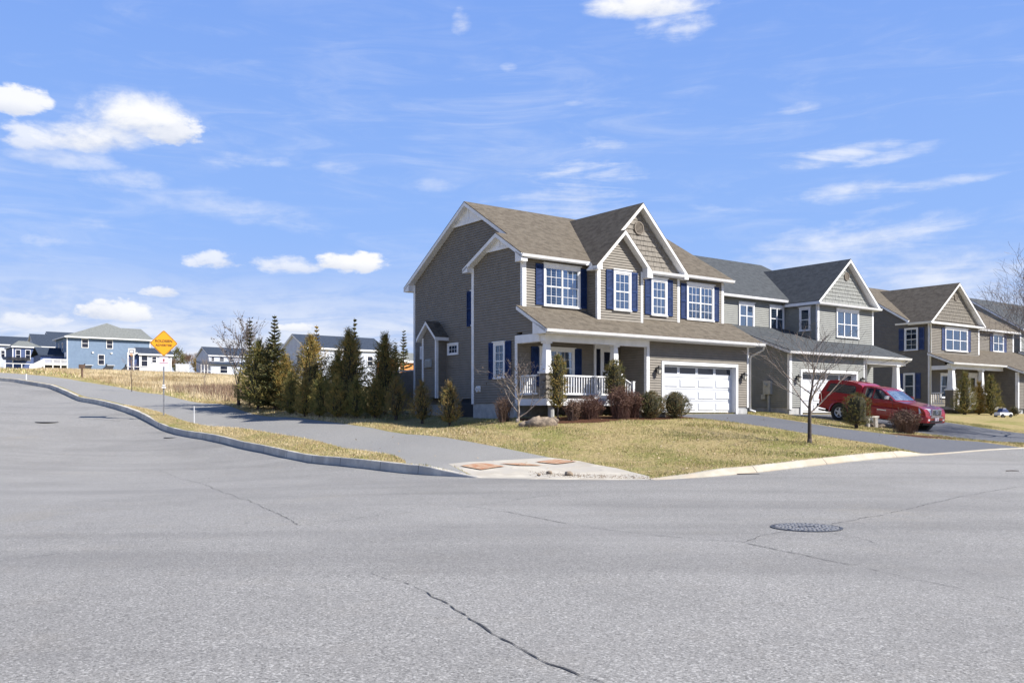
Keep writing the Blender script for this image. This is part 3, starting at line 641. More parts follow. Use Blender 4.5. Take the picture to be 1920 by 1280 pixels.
def column(root,off,a,b,z0,zp,z1,pier='siding_taupe',hw=.27,wb=.17,wt=.11,deck=None):
    """tapered white column on a shake-clad pier"""
    p=MB(off)
    seed=int(a*10)
    for m,c in ((fr(b-hw),a),(bk(b+hw),a),(lf(a-hw),b),(rt(a+hw),b)): shakes(p,m,[(c-hw,z0),(c+hw,z0),(c+hw,zp-.08),(c-hw,zp-.08)],.17,seed)
    o=p.build('pier',M[pier],root)
    q=MB(off); q.box(a-hw-.06,a+hw+.06,b-hw-.06,b+hw+.06,zp-.08,zp); q.box(a-wb-.05,a+wb+.05,b-wb-.05,b+wb+.05,zp,zp+.07)
    q.prism([(a-wb,b-wb,zp+.07),(a+wb,b-wb,zp+.07),(a+wb,b+wb,zp+.07),(a-wb,b+wb,zp+.07)],[(a-wt,b-wt,z1-.07),(a+wt,b-wt,z1-.07),(a+wt,b+wt,z1-.07),(a-wt,b+wt,z1-.07)])
    q.box(a-wt-.05,a+wt+.05,b-wt-.05,b+wt+.05,z1-.07,z1); q.build('column',M['trim'],root)
def railing(root,off,p,q,z0,z1,step=.125):
    mb=MB(off); (x0,y0),(x1,y1)=p,q; L=math.hypot(x1-x0,y1-y0); ux,uy=(x1-x0)/L,(y1-y0)/L; nx,ny=-uy,ux
    def bar(s0,s1,h,za,zb): mb.prism([(x0+ux*s+nx*o,y0+uy*s+ny*o,za) for s,o in ((s0,-h),(s1,-h),(s1,h),(s0,h))],[(x0+ux*s+nx*o,y0+uy*s+ny*o,zb) for s,o in ((s0,-h),(s1,-h),(s1,h),(s0,h))])
    bar(0,L,.045,z1-.06,z1); bar(0,L,.03,z0,z0+.07); k=int(L/step)
    for i in range(1,k): bar(L*i/k-.019,L*i/k+.019,.019,z0+.07,z1-.06)
    return mb.build('railing',M['trim'],root)
def spout(root,off,path):
    mb=MB(off)
    for i in range(len(path)-1): mb.tube(path[i],path[i+1],.042,.042,8)
    return mb.build('downspout',M['trim'],root,smooth=True)
def louver_vent(root,off,m,s,z,r=.27):
    mb=MB(off); n=28
    for k in range(n):
        a=2*math.pi*k/n;b=2*math.pi*(k+1)/n
        P_=lambda rr,an,d:m(s+rr*math.cos(an),z+rr*math.sin(an),d)
        mb.prism([P_(r,a,.02),P_(r,b,.02),P_(r*.82,b,.02),P_(r*.82,a,.02)],[P_(r,a,.07),P_(r,b,.07),P_(r*.82,b,.07),P_(r*.82,a,.07)])
    q=-r*.75
    while q<r*.75:
        w=math.sqrt(max(0,(r*.82)**2-q*q)); mb.poly([m(s-w,z+q,.065),m(s+w,z+q,.065),m(s+w,z+q+.05,.025),m(s-w,z+q+.05,.025)]); q+=.05
    return mb.build('gable_vent',M['vent'],root)
M['vent']=mat('taupe_vent',(.17,.14,.11),None,rough=.6)
GB=1.6
# ================================================================== HOUSE 1
O1=(0,0,0)
H1=thing('house','large taupe clapboard corner house with navy shutters, front porch and white two-car garage door','house',(*W(0,0),GB),ANG)
mb=MB(O1)
m=lf(0); siding(mb,m,[(.35,.4),(3.33,.4),(3.33,3.06),(.35,3.06)]); siding(mb,m,[(0,3.06),(3.33,3.06),(3.33,5.95),(1.35,6.88),(0,6.12)]); siding(mb,m,[(-.96,2.95),(0,2.95),(0,3.98),(-.96,3.46)])
siding(mb,bk(3.33),[(0,.4),(.6,.4),(.6,5.9),(0,5.9)])
siding(mb,lf(.6),[(3.33,.4),(8.9,.4),(8.9,6.0),(4.4,8.68),(3.33,8.05)]); siding(mb,lf(.6),[(.6,6.5),(3.33,5.6),(3.33,8.05)])
siding(mb,fr(0),[(0,3.5),(3.2,3.5),(3.2,5.95),(0,5.95)]); siding(mb,fr(0),[(8.17,3.5),(11.35,3.5),(11.35,5.95),(8.17,5.95)])
siding(mb,lf(3.2),[(-.63,3.4),(0,3.4),(0,5.9),(-.63,5.9)]); siding(mb,rt(5.65),[(-.63,3.4),(-.3,3.4),(-.3,5.9),(-.63,5.9)])
siding(mb,fr(-.63),[(3.2,3.4),(5.65,3.4),(5.65,5.95),(4.45,7.12),(3.2,5.9)])
siding(mb,fr(-.3),[(5.65,3.4),(8.17,3.4),(8.17,5.8),(5.65,5.8)])
siding(mb,rt(8.17),[(-.3,3.4),(0,3.4),(0,5.8),(-.3,5.8)])
siding(mb,rt(11.35),[(0,.4),(8.9,.4),(8.9,6.0),(4.4,8.68),(0,6.1)])
siding(mb,bk(8.9),[(.6,.4),(11.35,.4),(11.35,5.95),(.6,5.95)])
# ground floor: porch wall, garage
siding(mb,fr(.35),[(0,.55),(5.32,.55),(5.32,3.2),(0,3.2)])
siding(mb,lf(5.32),[(-1.2,.3),(.35,.3),(.35,3.2),(-1.2,3.2)])
siding(mb,fr(-1.2),[(5.32,.28),(6.16,.28),(6.16,3.2),(5.32,3.2)]); siding(mb,fr(-1.2),[(10.88,.28),(11.6,.28),(11.6,3.2),(10.88,3.2)]); siding(mb,fr(-1.2),[(6.16,2.13),(10.88,2.13),(10.88,3.2),(6.16,3.2)])
siding(mb,rt(11.6),[(-1.2,.28),(0,.28),(0,3.9),(-1.2,3.3)]); siding(mb,rt(11.6),[(0,.28),(8,.28),(8,3.0),(0,3.0)])
mb.build('wall',M['siding_taupe'],H1)
mb=MB(O1); shakes(mb,fr(-.3),[(3.35,5.92),(8.15,5.92),(5.75,8.32)],.2,5); mb.build('gable_shingles',M['siding_taupe'],H1,label='shake-sided front gable')
mb=MB(O1)  # foundation
mb.box(.02,.6,.37,3.31,-.9,.4); mb.box(.62,11.3,.4,8.88,-.9,.4); mb.box(5.34,6.16,-1.18,.3,-.6,.28); mb.box(10.88,11.58,-1.18,.3,-.6,.28); mb.box(6.1,11,-.9,.3,-.5,.02)
mb.build('foundation',M['concrete'],H1)
# main roofs
zf=lambda b:6.0+.6*(b+.3)
R=[[(-.3,-.3,zf(-.3)),(11.68,-.3,zf(-.3)),(11.68,4.4,zf(4.4)),(.3,4.4,zf(4.4)),(.3,1.35,zf(1.35)),(-.3,1.35,zf(1.35))],
   [(-.3,1.35,6.99),(.62,1.35,6.99),(.62,3.63,5.88),(-.3,3.63,5.88)],
   [(.3,4.4,8.82),(11.68,4.4,8.82),(11.68,9.35,5.75),(.3,9.35,5.75)]]
roofs(H1,O1,R[:1]+R[2:],'roof_brown'); roofs(H1,O1,R[1:2],'roof_brown')
gl_=lambda a:8.6-(5.75-a); yb=lambda z:(z-6.0)/.6-.3
R=[[(2.93,-.93,gl_(2.93)),(4.45,-.93,gl_(4.45)),(4.45,-.6,gl_(4.45)),(5.75,-.6,8.6),(5.75,yb(8.6),8.6),(2.93,yb(5.78)-.0,gl_(2.93))],
   [(5.75,-.6,8.6),(8.45,-.6,5.9),(8.45,-.46,5.9),(5.75,yb(8.6),8.6)],
   [(4.45,-.93,7.3),(5.97,-.93,5.78),(5.97,-.2,5.78),(4.45,-.2,7.3)]]
roofs(H1,O1,R,'roof_brown')
# porch and garage roof
zp_=lambda b:3.08+.545*(b+1.78)
roofs(H1,O1,[[(-.3,-1.78,zp_(-1.78)),(11.9,-1.78,zp_(-1.78)),(11.9,.02,zp_(.02)),(-.3,.02,zp_(.02))]],'roof_brown',thick=.17)
mb=MB(O1); gutter(mb,-.32,11.98,-1.76,3.04); gutter(mb,-.3,2.93,-.28,5.94); gutter(mb,8.4,11.72,-.28,5.94); gutter(mb,5.7,8.4,-.5,5.86); build_split(mb,'gutter',M['trim'],H1)
mb=MB(O1) # trims
corner(mb,fr(0),0,.15,3.6,5.9); corner(mb,lf(0),-.03,.1,3.9,5.9); corner(mb,lf(0),.32,.45,.38,2.95); corner(mb,lf(0),3.2,3.36,.38,5.85,.035); corner(mb,bk(3.33),-.03,.1,.38,5.85)
corner(mb,lf(.6),8.78,8.93,.38,5.85); corner(mb,bk(8.9),.57,.7,.38,5.85)
corner(mb,fr(-.63),3.17,3.34,3.4,5.85); corner(mb,lf(3.2),-.66,-.56,3.4,5.85); corner(mb,fr(-.63),5.55,5.68,3.3,5.75); corner(mb,rt(5.65),-.66,-.56,3.3,5.75)
corner(mb,fr(-.3),8.05,8.2,3.5,5.75); corner(mb,rt(8.17),-.33,-.2,3.5,5.75); corner(mb,fr(0),11.22,11.38,3.6,5.85); corner(mb,rt(11.35),-.03,.1,3.6,5.85)
corner(mb,fr(-1.2),5.29,5.47,.2,2.95); corner(mb,lf(5.32),-1.23,-1.1,.2,2.95); corner(mb,fr(-1.2),11.5,11.63,.26,2.95); corner(mb,rt(11.6),-1.23,-1.1,.26,2.95)
mb.box(5.65,8.25,-.52,-.3,5.72,5.86)
# soffit band under the porch eave, frieze, beams
mb.box(-.04,11.62,-1.6,-1.21,2.9,2.93)
mb.box(-.0,5.3,-1.34,-1.06,2.65,2.93); mb.box(-.035,.25,-1.06,.33,2.65,2.95); mb.box(0,5.3,-1.06,.34,2.94,2.96)
# boxed eave returns
mb.prism([(-.3,-1.78,2.9),(.02,-1.78,2.9),(.02,-.98,2.9),(-.3,-.98,2.9)],[(-.3,-1.78,3.04),(.02,-1.78,3.04),(.02,-.98,3.38),(-.3,-.98,3.38)])
mb.prism([(-.3,-.3,5.68),(.0,-.3,5.68),(.0,.08,5.68),(-.3,.08,5.68)],[(-.3,-.3,5.9),(.0,-.3,5.9),(.0,.08,6.1),(-.3,.08,6.1)])
mb.prism([(-.3,3.28,5.68),(0,3.28,5.68),(0,3.63,5.68),(-.3,3.63,5.68)],[(-.3,3.28,5.95),(0,3.28,5.95),(0,3.63,5.8),(-.3,3.63,5.8)])
mb.prism([(.3,8.9,5.55),(.6,8.9,5.55),(.6,9.35,5.55),(.3,9.35,5.55)],[(.3,8.9,5.9),(.6,8.9,5.9),(.6,9.35,5.62),(.3,9.35,5.62)])
mb.prism([(5.66,-.93,5.5),(5.97,-.93,5.5),(5.97,-.3,5.5),(5.66,-.3,5.5)],[(5.66,-.93,5.95),(5.97,-.93,5.65),(5.97,-.3,5.65),(5.66,-.3,5.95)])
mb.prism([(2.93,-.93,5.6),(3.2,-.93,5.6),(3.2,-.3,5.6),(2.93,-.3,5.6)],[(2.93,-.93,5.65),(3.2,-.93,5.9),(3.2,-.3,5.9),(2.93,-.3,5.65)])
mb.prism([(8.2,-.6,5.68),(8.45,-.6,5.68),(8.45,-.3,5.68),(8.2,-.3,5.68)],[(8.2,-.6,6.0),(8.45,-.6,5.76),(8.45,-.3,5.76),(8.2,-.3,6.0)])
# peak panels
for a_,pk,zb,zt,wd in ((.6,4.4,8.0,8.66,1.08),(0,1.38,6.42,6.87,.8)):
    mb.prism([(a_-.03,pk-wd,zb),(a_-.03,pk+wd,zb),(a_-.03,pk,zt)],[(a_-.07,pk-wd,zb),(a_-.07,pk+wd,zb),(a_-.07,pk,zt)])
    mb.mbox(lf(a_),pk-wd-.08,pk+wd+.08,zb-.09,zb+.02,.03,.1); mb.mbox(lf(a_),pk-.04,pk+.04,zb,zt-.05,.07,.1)
build_split(mb,'trim_boards',M['trim'],H1)
# windows and shutters
f0=fr(0); window(H1,O1,f0,.98,2.82,4.1,5.77,2,3,4,cur=1); shutter(H1,O1,f0,.6,.96,4.14,5.7); shutter(H1,O1,f0,2.84,3.16,4.14,5.7)
f1=fr(-.63); window(H1,O1,f1,4.02,4.98,4.08,5.74,1,3,4,cur=1); shutter(H1,O1,f1,3.64,4.0,4.12,5.68); shutter(H1,O1,f1,5.0,5.34,4.12,5.68)
f2=fr(-.3); window(H1,O1,f2,6.46,7.4,4.06,5.68,1,3,4,cur=1); shutter(H1,O1,f2,6.1,6.44,4.1,5.62); shutter(H1,O1,f2,7.42,7.74,4.1,5.62)
window(H1,O1,f0,8.93,10.68,4.06,5.7,2,3,4,cur=2); shutter(H1,O1,f0,8.57,8.91,4.1,5.62); shutter(H1,O1,f0,10.7,11.02,4.1,5.62)
l0=lf(0); window(H1,O1,l0,1.06,1.8,1.34,2.8,1,2,4,.12,cur=0); shutter(H1,O1,l0,.68,1.04,1.34,2.78); shutter(H1,O1,l0,1.82,2.14,1.34,2.78)
l6=lf(.6); window(H1,O1,l6,5.2,6.05,2.5,3.02,1,3,2,.08,hung=False,sill=False); window(H1,O1,l6,7.75,8.3,2.45,3.02,1,2,2,.08,hung=False,sill=False)
shutter(H1,O1,l6,4.22,4.56,3.63,5.1); window(H1,O1,l6,3.5,4.2,3.63,5.12,1,2,4,.12)
fp=fr(.35); window(H1,O1,fp,1.05,2.82,1.05,2.6,2,2,4,.14,cur=1); shutter(H1,O1,fp,.66,1.02,1.05,2.58); shutter(H1,O1,fp,2.85,3.2,1.05,2.58)
# front door with sidelight
mb=MB(O1); mb.mbox(fp,3.86,3.96,.57,2.75,.02,.08); mb.mbox(fp,4.96,5.06,.57,2.75,.02,.08); mb.mbox(fp,3.86,5.06,2.62,2.8,.02,.09); mb.mbox(fp,4.22,4.29,.57,2.62,.02,.07); mb.mbox(fp,3.96,4.22,.57,.95,.02,.05)
mb.mbox(fp,4.29,4.96,.57,1.0,.02,.06); mb.mbox(fp,4.29,4.4,1.0,2.62,.02,.06); mb.mbox(fp,4.85,4.96,1.0,2.62,.02,.06); mb.mbox(fp,4.4,4.85,2.5,2.62,.02,.06); mb.mbox(fp,4.4,4.85,1.7,1.76,.02,.055)
d=mb.build('front_door',M['trim'],H1)
mb=MB(O1); mb.mbox(fp,4.4,4.85,1.0,2.5,.02,.035); mb.mbox(fp,3.96,4.22,.95,2.62,.02,.035); mb.build('pane',M['dark_glass'],d)
mb=MB(O1); mb.mbox(fp,4.33,4.38,1.48,1.68,.06,.1); mb.build('handle',M['black'],d)
# porch
mb=MB(O1); mb.box(.02,5.3,-1.42,.35,.47,.56); mb.build('porch_floor',M['porch_floor'],H1)
mb=MB(O1); mb.box(.0,5.3,-1.44,-1.40,.3,.54); mb.box(-.02,.02,-1.44,.36,.3,.54); mb.build('porch_skirt',M['trim'],H1)
for x in (.4,2.0,3.6): mb=MB(O1); mb.tube((x,-1.2,-.6),(x,-1.2,.47),.12,.12,10); mb.build('porch_footing',M['concrete'],H1)
column(H1,O1,.22,-1.16,.56,1.55,2.65,'siding_taupe',.18,.14,.1); column(H1,O1,3.6,-1.16,.56,1.55,2.65,'siding_taupe',.18,.14,.1)
railing(H1,O1,(.5,-1.15),(3.36,-1.15),.7,1.44); railing(H1,O1,(.04,-.86),(.04,.3),.7,1.44)
mb=MB(O1)
for k in range(3): mb.box(3.9,5.25,-1.44-.3*(k+1),-1.44-.3*k,-.4,.4-.17*k)
mb.build('front_steps',M['ramp'],H1)
mb=MB(O1)
for x in (3.95,):
    mb.box(x-.05,x+.05,-1.9,-1.8,-.3,1.2); mb.box(x-.06,x+.06,-1.91,-1.79,1.2,1.24)
    mb.prism([(x-.03,-1.85,1.06),(x+.03,-1.85,1.06),(x+.03,-1.3,1.34),(x-.03,-1.3,1.34)],[(x-.03,-1.85,1.12),(x+.03,-1.85,1.12),(x+.03,-1.3,1.4),(x-.03,-1.3,1.4)])
    for k in range(4,8):
        y_=-2.3+k*.125; mb.box(x-.016,x+.016,y_-.016,y_+.016,.1+(k*.125)*.5,.8+.54*k*.125)
mb.build('stair_rail',M['trim'],H1)
gdoor(H1,O1,-1.2,6.29,10.75,.04,2.0)
lantern(H1,O1,fr(-1.2),5.88,1.72); lantern(H1,O1,fr(-1.2),11.18,1.6)
spout(H1,O1,[(11.96,-1.82,2.95),(11.94,-1.75,2.78),(11.68,-1.3,2.5),(11.67,-1.26,2.4),(11.67,-1.26,.15),(11.72,-1.5,.08)])
louver_vent(H1,O1,fr(-.3),5.75,7.6)
# side bump-out (boxed flue) with its own little gable
mb=MB(O1); siding(mb,lf(.1),[(6.2,.7),(7.34,.7),(7.34,3.3),(6.77,3.85),(6.2,3.3)]); siding(mb,fr(6.2),[(.1,.7),(.6,.7),(.6,3.35),(.1,3.35)]); siding(mb,bk(7.34),[(.1,.7),(.6,.7),(.6,3.35),(.1,3.35)]); mb.box(.1,.6,6.2,7.34,.68,.7)
bo=mb.build('side_bay',M['siding_taupe'],H1)
mb=MB(O1)
for s0,s1 in ((6.17,6.3),(7.24,7.37)): corner(mb,lf(.1),s0,s1,.66,3.3)
corner(mb,fr(6.2),.07,.17,.66,3.3); mb.build('corner_boards',M['trim'],bo)
a=MB(O1);b=MB(O1)
for p in ([(-.12,5.98,3.3),(.6,5.98,3.3),(.6,6.77,4.02),(-.12,6.77,4.02)],[(-.12,6.77,4.02),(.6,6.77,4.02),(.6,7.56,3.3),(-.12,7.56,3.3)]): a.slab(p,0,.03); b.slab(p,.031,.17)
a.build('bay_roof',M['roof_brown'],bo); b.build('bay_roof_trim',M['trim'],bo)
mb=MB(O1); mb.mbox(lf(.1),6.55,7.0,2.0,2.35,.02,.1)
for k in range(5): mb.mbox(lf(.1),6.57,6.98,2.02+k*.062,2.05+k*.062,.1,.14)
mb.build('flue_vent',M['meter'],bo)
mb=MB(O1); mb.mbox(lf(0),2.72,3.0,.86,1.1,.02,.05)
for k in range(10):
    a0=2*math.pi*k/10;a1=2*math.pi*(k+1)/10; m=lf(0); P_=lambda r,q,d:m(2.86+r*math.cos(q),.98+r*math.sin(q),d)
    mb.prism([P_(.1,a0,.05),P_(.1,a1,.05),P_(.05,a1,.05),P_(.05,a0,.05)],[P_(.1,a0,.12),P_(.1,a1,.12),P_(.05,a1,.12),P_(.05,a0,.12)])
mb.build('dryer_vent',M['trim'],H1)
# bulkhead hatch on the side wall and the rear deck with a solid clapboard parapet
mb=MB(O1); mb.prism([(.2,3.5,-.5),(.6,3.5,-.5),(.6,4.9,-.5),(.2,4.9,-.5)],[(.35,3.5,.45),(.6,3.5,.62),(.6,4.9,.62),(.35,4.9,.45)]); mb.build('basement_hatch',M['black'],H1)
mb=MB(O1); siding(mb,lf(.6),[(8.93,.2),(10.9,.2),(10.9,1.9),(8.93,1.95)]); siding(mb,rt(.68),[(8.93,.2),(10.9,.2),(10.9,1.9),(8.93,1.95)]); siding(mb,bk(10.9),[(.6,.2),(5,.2),(5,1.9),(.6,1.9)]); mb.build('deck_parapet',M['siding_taupe'],H1)
mb=MB(O1); mb.box(.57,.71,8.93,10.93,1.95,2.0); mb.box(.7,5,8.93,10.88,.75,.9); mb.box(.62,.74,10.8,10.92,-.6,.2); mb.box(4.88,5,10.8,10.92,-.6,.2); mb.build('deck_frame',M['trim'],H1)
# ================================================================== HOUSE 2
O2=(16.5,0,0)
H2=thing('house','grey clapboard house with a dark blue-grey roof, behind the red pickup truck','house',(*W(16.5,0),GB),ANG)
mb=MB(O2)
siding(mb,fr(4.4),[(16.5,4.2),(21.7,4.2),(21.7,6.1),(16.5,6.1)]); siding(mb,fr(2.3),[(21.66,3.6),(26.9,3.6),(26.9,5.95),(21.66,5.95)])
siding(mb,lf(21.66),[(2.3,3.6),(4.4,3.6),(4.4,6.1),(2.3,5.95)]); siding(mb,rt(26.9),[(2.3,.3),(13.2,.3),(13.2,6.1),(2.3,6.0)])
siding(mb,fr(.3),[(16.55,.3),(17.5,.3),(17.5,3.0),(16.55,3.0)]); siding(mb,fr(.3),[(22.16,.3),(22.9,.3),(22.9,3.0),(22.16,3.0)]); siding(mb,fr(.3),[(17.5,2.14),(22.16,2.14),(22.16,3.0),(17.5,3.0)])
siding(mb,lf(16.5),[(4.4,.3),(13.3,.3),(13.3,6.1),(9.0,8.85),(4.4,6.2)]); siding(mb,bk(13.3),[(16.5,.3),(26.9,.3),(26.9,6.1),(16.5,6.1)])
siding(mb,rt(22.9),[(.3,.3),(2.3,.3),(2.3,3.6),(.3,3.0)]); siding(mb,fr(2.3),[(22.9,.3),(26.9,.3),(26.9,3.6),(22.9,3.6)])
mb.build('wall',M['siding_grey'],H2)
mb=MB(O2); siding(mb,lf(16.55),[(.3,.3),(4.4,.3),(4.4,4.5),(.3,3.0)]); mb.build('wall',M['siding_grey'],H2)
mb=MB(O2); shakes(mb,fr(2.3),[(22.0,6.0),(26.6,6.0),(24.3,8.2)],.2,9); mb.build('gable_shingles',M['siding_grey'],H2,label='shake-sided front gable')
mb=MB(O2); mb.box(16.57,17.4,.32,4.3,-.6,.3); mb.box(22.2,22.88,.32,4.3,-.6,.3); mb.box(16.6,26.85,4.42,13.2,-.6,.3); mb.box(17.3,22.3,.6,4.4,-.5,.02); mb.box(22.9,26.8,1.4,2.4,-.6,.3); mb.build('foundation',M['concrete'],H2)
e=6.25; s2=(9.15-e)/4.9; z2=lambda b:e+s2*(b-4.1)
roofs(H2,O2,[[(16.1,4.1,e),(27.2,4.1,e),(25.5,9.0,9.15),(16.1,9.0,9.15)],[(16.1,9.0,9.15),(25.5,9.0,9.15),(27.2,13.7,6.1),(16.1,13.7,6.1)],[(27.2,4.1,e),(27.2,13.7,6.1),(25.5,9.0,9.15)]],'roof_grey')
y2=lambda z:(z-e)/s2+4.1
roofs(H2,O2,[[(21.4,2.0,6.02),(24.3,2.0,8.5),(24.3,y2(8.5),8.5),(21.4,4.2,6.02)],[(24.3,2.0,8.5),(27.2,2.0,6.0),(27.2,4.2,6.0),(24.3,y2(8.5),8.5)]],'roof_grey')
zl=lambda b:3.05+.37*b
roofs(H2,O2,[[(16.2,-.0,zl(0)),(26.8,0,zl(0)),(26.8,4.45,zl(4.45)),(16.2,4.45,zl(4.45))]],'roof_grey',.17)
mb=MB(O2); gutter(mb,16.15,26.9,.03,3.0); gutter(mb,16.1,21.5,4.13,6.17); gutter(mb,21.4,27.3,2.05,5.93); build_split(mb,'gutter',M['trim'],H2)
mb=MB(O2)
corner(mb,fr(.3),16.52,16.72,.2,2.9); corner(mb,lf(16.55),.27,.4,.2,2.9); corner(mb,fr(.3),22.8,22.93,.2,2.9); corner(mb,fr(2.3),21.63,21.8,3.7,5.9); corner(mb,lf(21.66),2.27,2.37,3.7,5.9); corner(mb,fr(2.3),26.78,26.93,3.7,5.9)
mb.box(21.5,27.1,2.0,2.29,5.82,5.95); mb.box(22.9,26.7,.2,.45,2.62,2.92); mb.box(26.45,26.7,.45,2.3,2.62,2.92); mb.box(22.95,26.6,.45,2.28,2.9,2.93)
build_split(mb,'trim_boards',M['trim'],H2)
w=fr(4.4); window(H2,O2,w,17.73,19.0,4.55,5.92,2,1,2,.16,cur=1,grid=False); window(H2,O2,w,20.3,21.55,4.55,5.92,2,1,2,.16,cur=0,grid=False)
window(H2,O2,lf(21.66),2.7,3.4,4.45,5.78,1,1,2,.14,grid=False); w=fr(2.3); window(H2,O2,w,23.33,25.44,4.15,5.78,3,1,2,.18,cur=1,grid=False)
gdoor(H2,O2,.3,17.53,22.13,.04,2.05,rows=4,cols=4); lantern(H2,O2,fr(.3),17.1,1.7); lantern(H2,O2,fr(.3),22.55,1.7); louver_vent(H2,O2,fr(2.3),24.3,7.55,.22)
spout(H2,O2,[(22.97,.22,2.9),(22.97,.22,.2)]); spout(H2,O2,[(26.8,-.05,2.9),(26.6,.15,2.75),(26.45,.3,2.6)])
column(H2,O2,26.0,.35,.5,1.3,2.62,'siding_grey',.22,.16,.12)
mb=MB(O2); mb.box(22.95,26.4,.2,2.28,.32,.5); mb.build('porch_floor',M['porch_floor'],H2)
window(H2,O2,fr(2.3),25.2,26.1,1.1,2.5,1,1,2,.12,grid=False)
mb=MB(O2); m=lf(16.55); mb.mbox(m,1.28,1.72,.95,1.62,.02,.2); mb.mbox(m,1.42,1.5,.05,.95,.02,.12); mb.mbox(m,1.66,1.9,.72,.95,.02,.12)
for k in range(12):
    a0=2*math.pi*k/12;a1=2*math.pi*(k+1)/12; P_=lambda r,q,d:m(1.55+r*math.cos(q),1.4+r*math.sin(q),d)
    mb.prism([P_(.08,a0,.2),P_(.08,a1,.2),m(1.55,1.4,.2)],[P_(.07,a0,.28),P_(.07,a1,.28),m(1.55,1.4,.28)])
mb.build('electric_meter',M['meter'],H2)
# ================================================================== HOUSE 3
O3=(36.1,4,0)
H3=thing('house','brown clapboard house with blue shutters and a white-columned porch, right of the grey house','house',(*W(36.1,4),GB),ANG)
mb=MB(O3)
siding(mb,lf(36.1),[(4,.3),(14.4,.3),(14.4,6.1),(10,8.75),(5.6,6.2),(4,6.0)]); siding(mb,fr(4),[(36.1,3.3),(42.4,3.3),(42.4,6.0),(36.1,6.0)])
siding(mb,fr(4),[(36.1,.3),(43,.3),(43,3.4),(36.1,3.4)]); siding(mb,rt(42.4),[(4,4),(5.6,4),(5.6,6),(4,6)])
siding(mb,fr(5.6),[(42.4,4.2),(50.8,4.2),(50.8,6.1),(42.4,6.1)]); siding(mb,rt(50.8),[(1.7,.3),(5.6,.3),(5.6,4.4),(1.7,2.8)]); siding(mb,rt(50.8),[(5.6,.3),(14.4,.3),(14.4,6.1),(10,8.75),(5.6,6.2)])
siding(mb,lf(43),[(1.7,.3),(4,.3),(4,3.7),(1.7,2.85)]); siding(mb,bk(14.4),[(36.1,.3),(50.8,.3),(50.8,6.1),(36.1,6.1)])
siding(mb,fr(1.7),[(43,.3),(43.9,.3),(43.9,2.9),(43,2.9)]); siding(mb,fr(1.7),[(49.5,.3),(50.8,.3),(50.8,2.9),(49.5,2.9)]); siding(mb,fr(1.7),[(43.9,2.2),(49.5,2.2),(49.5,2.9),(43.9,2.9)])
siding(mb,lf(36.1),[(3.0,2.9),(4,2.9),(4,3.65),(3.0,3.35)])
mb.build('wall',M['siding_brown'],H3)
mb=MB(O3); shakes(mb,fr(4),[(36.5,6.05),(42.1,6.05),(39.3,8.4)],.22,12); mb.build('gable_shingles',M['siding_brown'],H3,label='shake-sided front gable')
mb=MB(O3); mb.box(36.15,50.7,5.7,14.3,-.6,.3); mb.box(36.15,43,4.05,5.7,-.6,.3); mb.box(43.05,43.9,1.75,5.7,-.6,.3); mb.box(49.5,50.7,1.75,5.7,-.6,.3); mb.build('foundation',M['concrete'],H3)
roofs(H3,O3,[[(35.8,5.3,6.1),(51.1,5.3,6.1),(51.1,10,8.95),(35.8,10,8.95)],[(35.8,10,8.95),(51.1,10,8.95),(51.1,14.7,6.1),(35.8,14.7,6.1)]],'roof_brown')
y3=lambda z:5.3+(z-6.1)/(2.85/4.7)
roofs(H3,O3,[[(35.8,3.7,5.95),(39.3,3.7,8.65),(39.3,y3(8.65),8.65),(35.8,5.3,5.95)],[(39.3,3.7,8.65),(42.8,3.7,5.95),(42.8,5.3,5.95),(39.3,y3(8.65),8.65)]],'roof_brown')
z3=lambda b:2.8+.4*(b-1.2)
roofs(H3,O3,[[(35.8,2.3,z3(2.3)),(42.8,2.3,z3(2.3)),(42.8,4.02,z3(4.02)),(35.8,4.02,z3(4.02))],[(42.7,1.2,z3(1.2)),(51.1,1.2,z3(1.2)),(51.1,5.62,z3(5.62)),(42.7,5.62,z3(5.62))]],'roof_brown',.17)
mb=MB(O3); gutter(mb,35.75,42.7,2.33,3.2); gutter(mb,42.9,51.2,5.33,6.02); gutter(mb,3.7,6.2,35.83,5.9,'l'); gutter(mb,42.7,51.2,1.23,2.75); build_split(mb,'gutter',M['trim'],H3)
mb=MB(O3); corner(mb,fr(4),36.07,36.25,.3,5.85); corner(mb,lf(36.1),3.97,4.12,.3,5.85); corner(mb,fr(4),42.28,42.43,4.0,5.85); corner(mb,fr(5.6),50.65,50.83,4.6,5.95); corner(mb,fr(1.7),42.97,43.15,.2,2.75); corner(mb,lf(43),1.67,1.85,.2,2.75)
mb.box(35.9,42.7,3.72,3.99,5.78,5.9); mb.box(36.05,42.9,2.6,2.85,2.85,3.15); mb.box(36.05,36.3,2.85,4,2.8,3.05); mb.box(36.3,42.9,2.85,3.98,3.08,3.1); build_split(mb,'trim_boards',M['trim'],H3)
w=lf(36.1); window(H3,O3,w,4.78,5.72,4.1,5.6,1,2,4,.08)
M['blue_sh']=mat('blue_shutter',(.035,.055,.15),(.025,.04,.11),4,.4)
shutter(H3,O3,w,5.76,6.12,4.12,5.58,'blue_sh'); shutter(H3,O3,w,4.36,4.74,4.12,5.58,'blue_sh'); window(H3,O3,w,5.0,5.8,.95,2.65,1,2,4,.08,grid=False); shutter(H3,O3,w,5.84,6.2,.97,2.63,'blue_sh'); shutter(H3,O3,w,4.6,4.96,.97,2.63,'blue_sh')
w=fr(4); window(H3,O3,w,37.9,40.8,4.1,5.7,3,2,4,.16,cur=1,grid=False); shutter(H3,O3,w,37.5,37.87,4.15,5.6,'blue_sh'); shutter(H3,O3,w,40.84,41.2,4.15,5.6,'blue_sh')
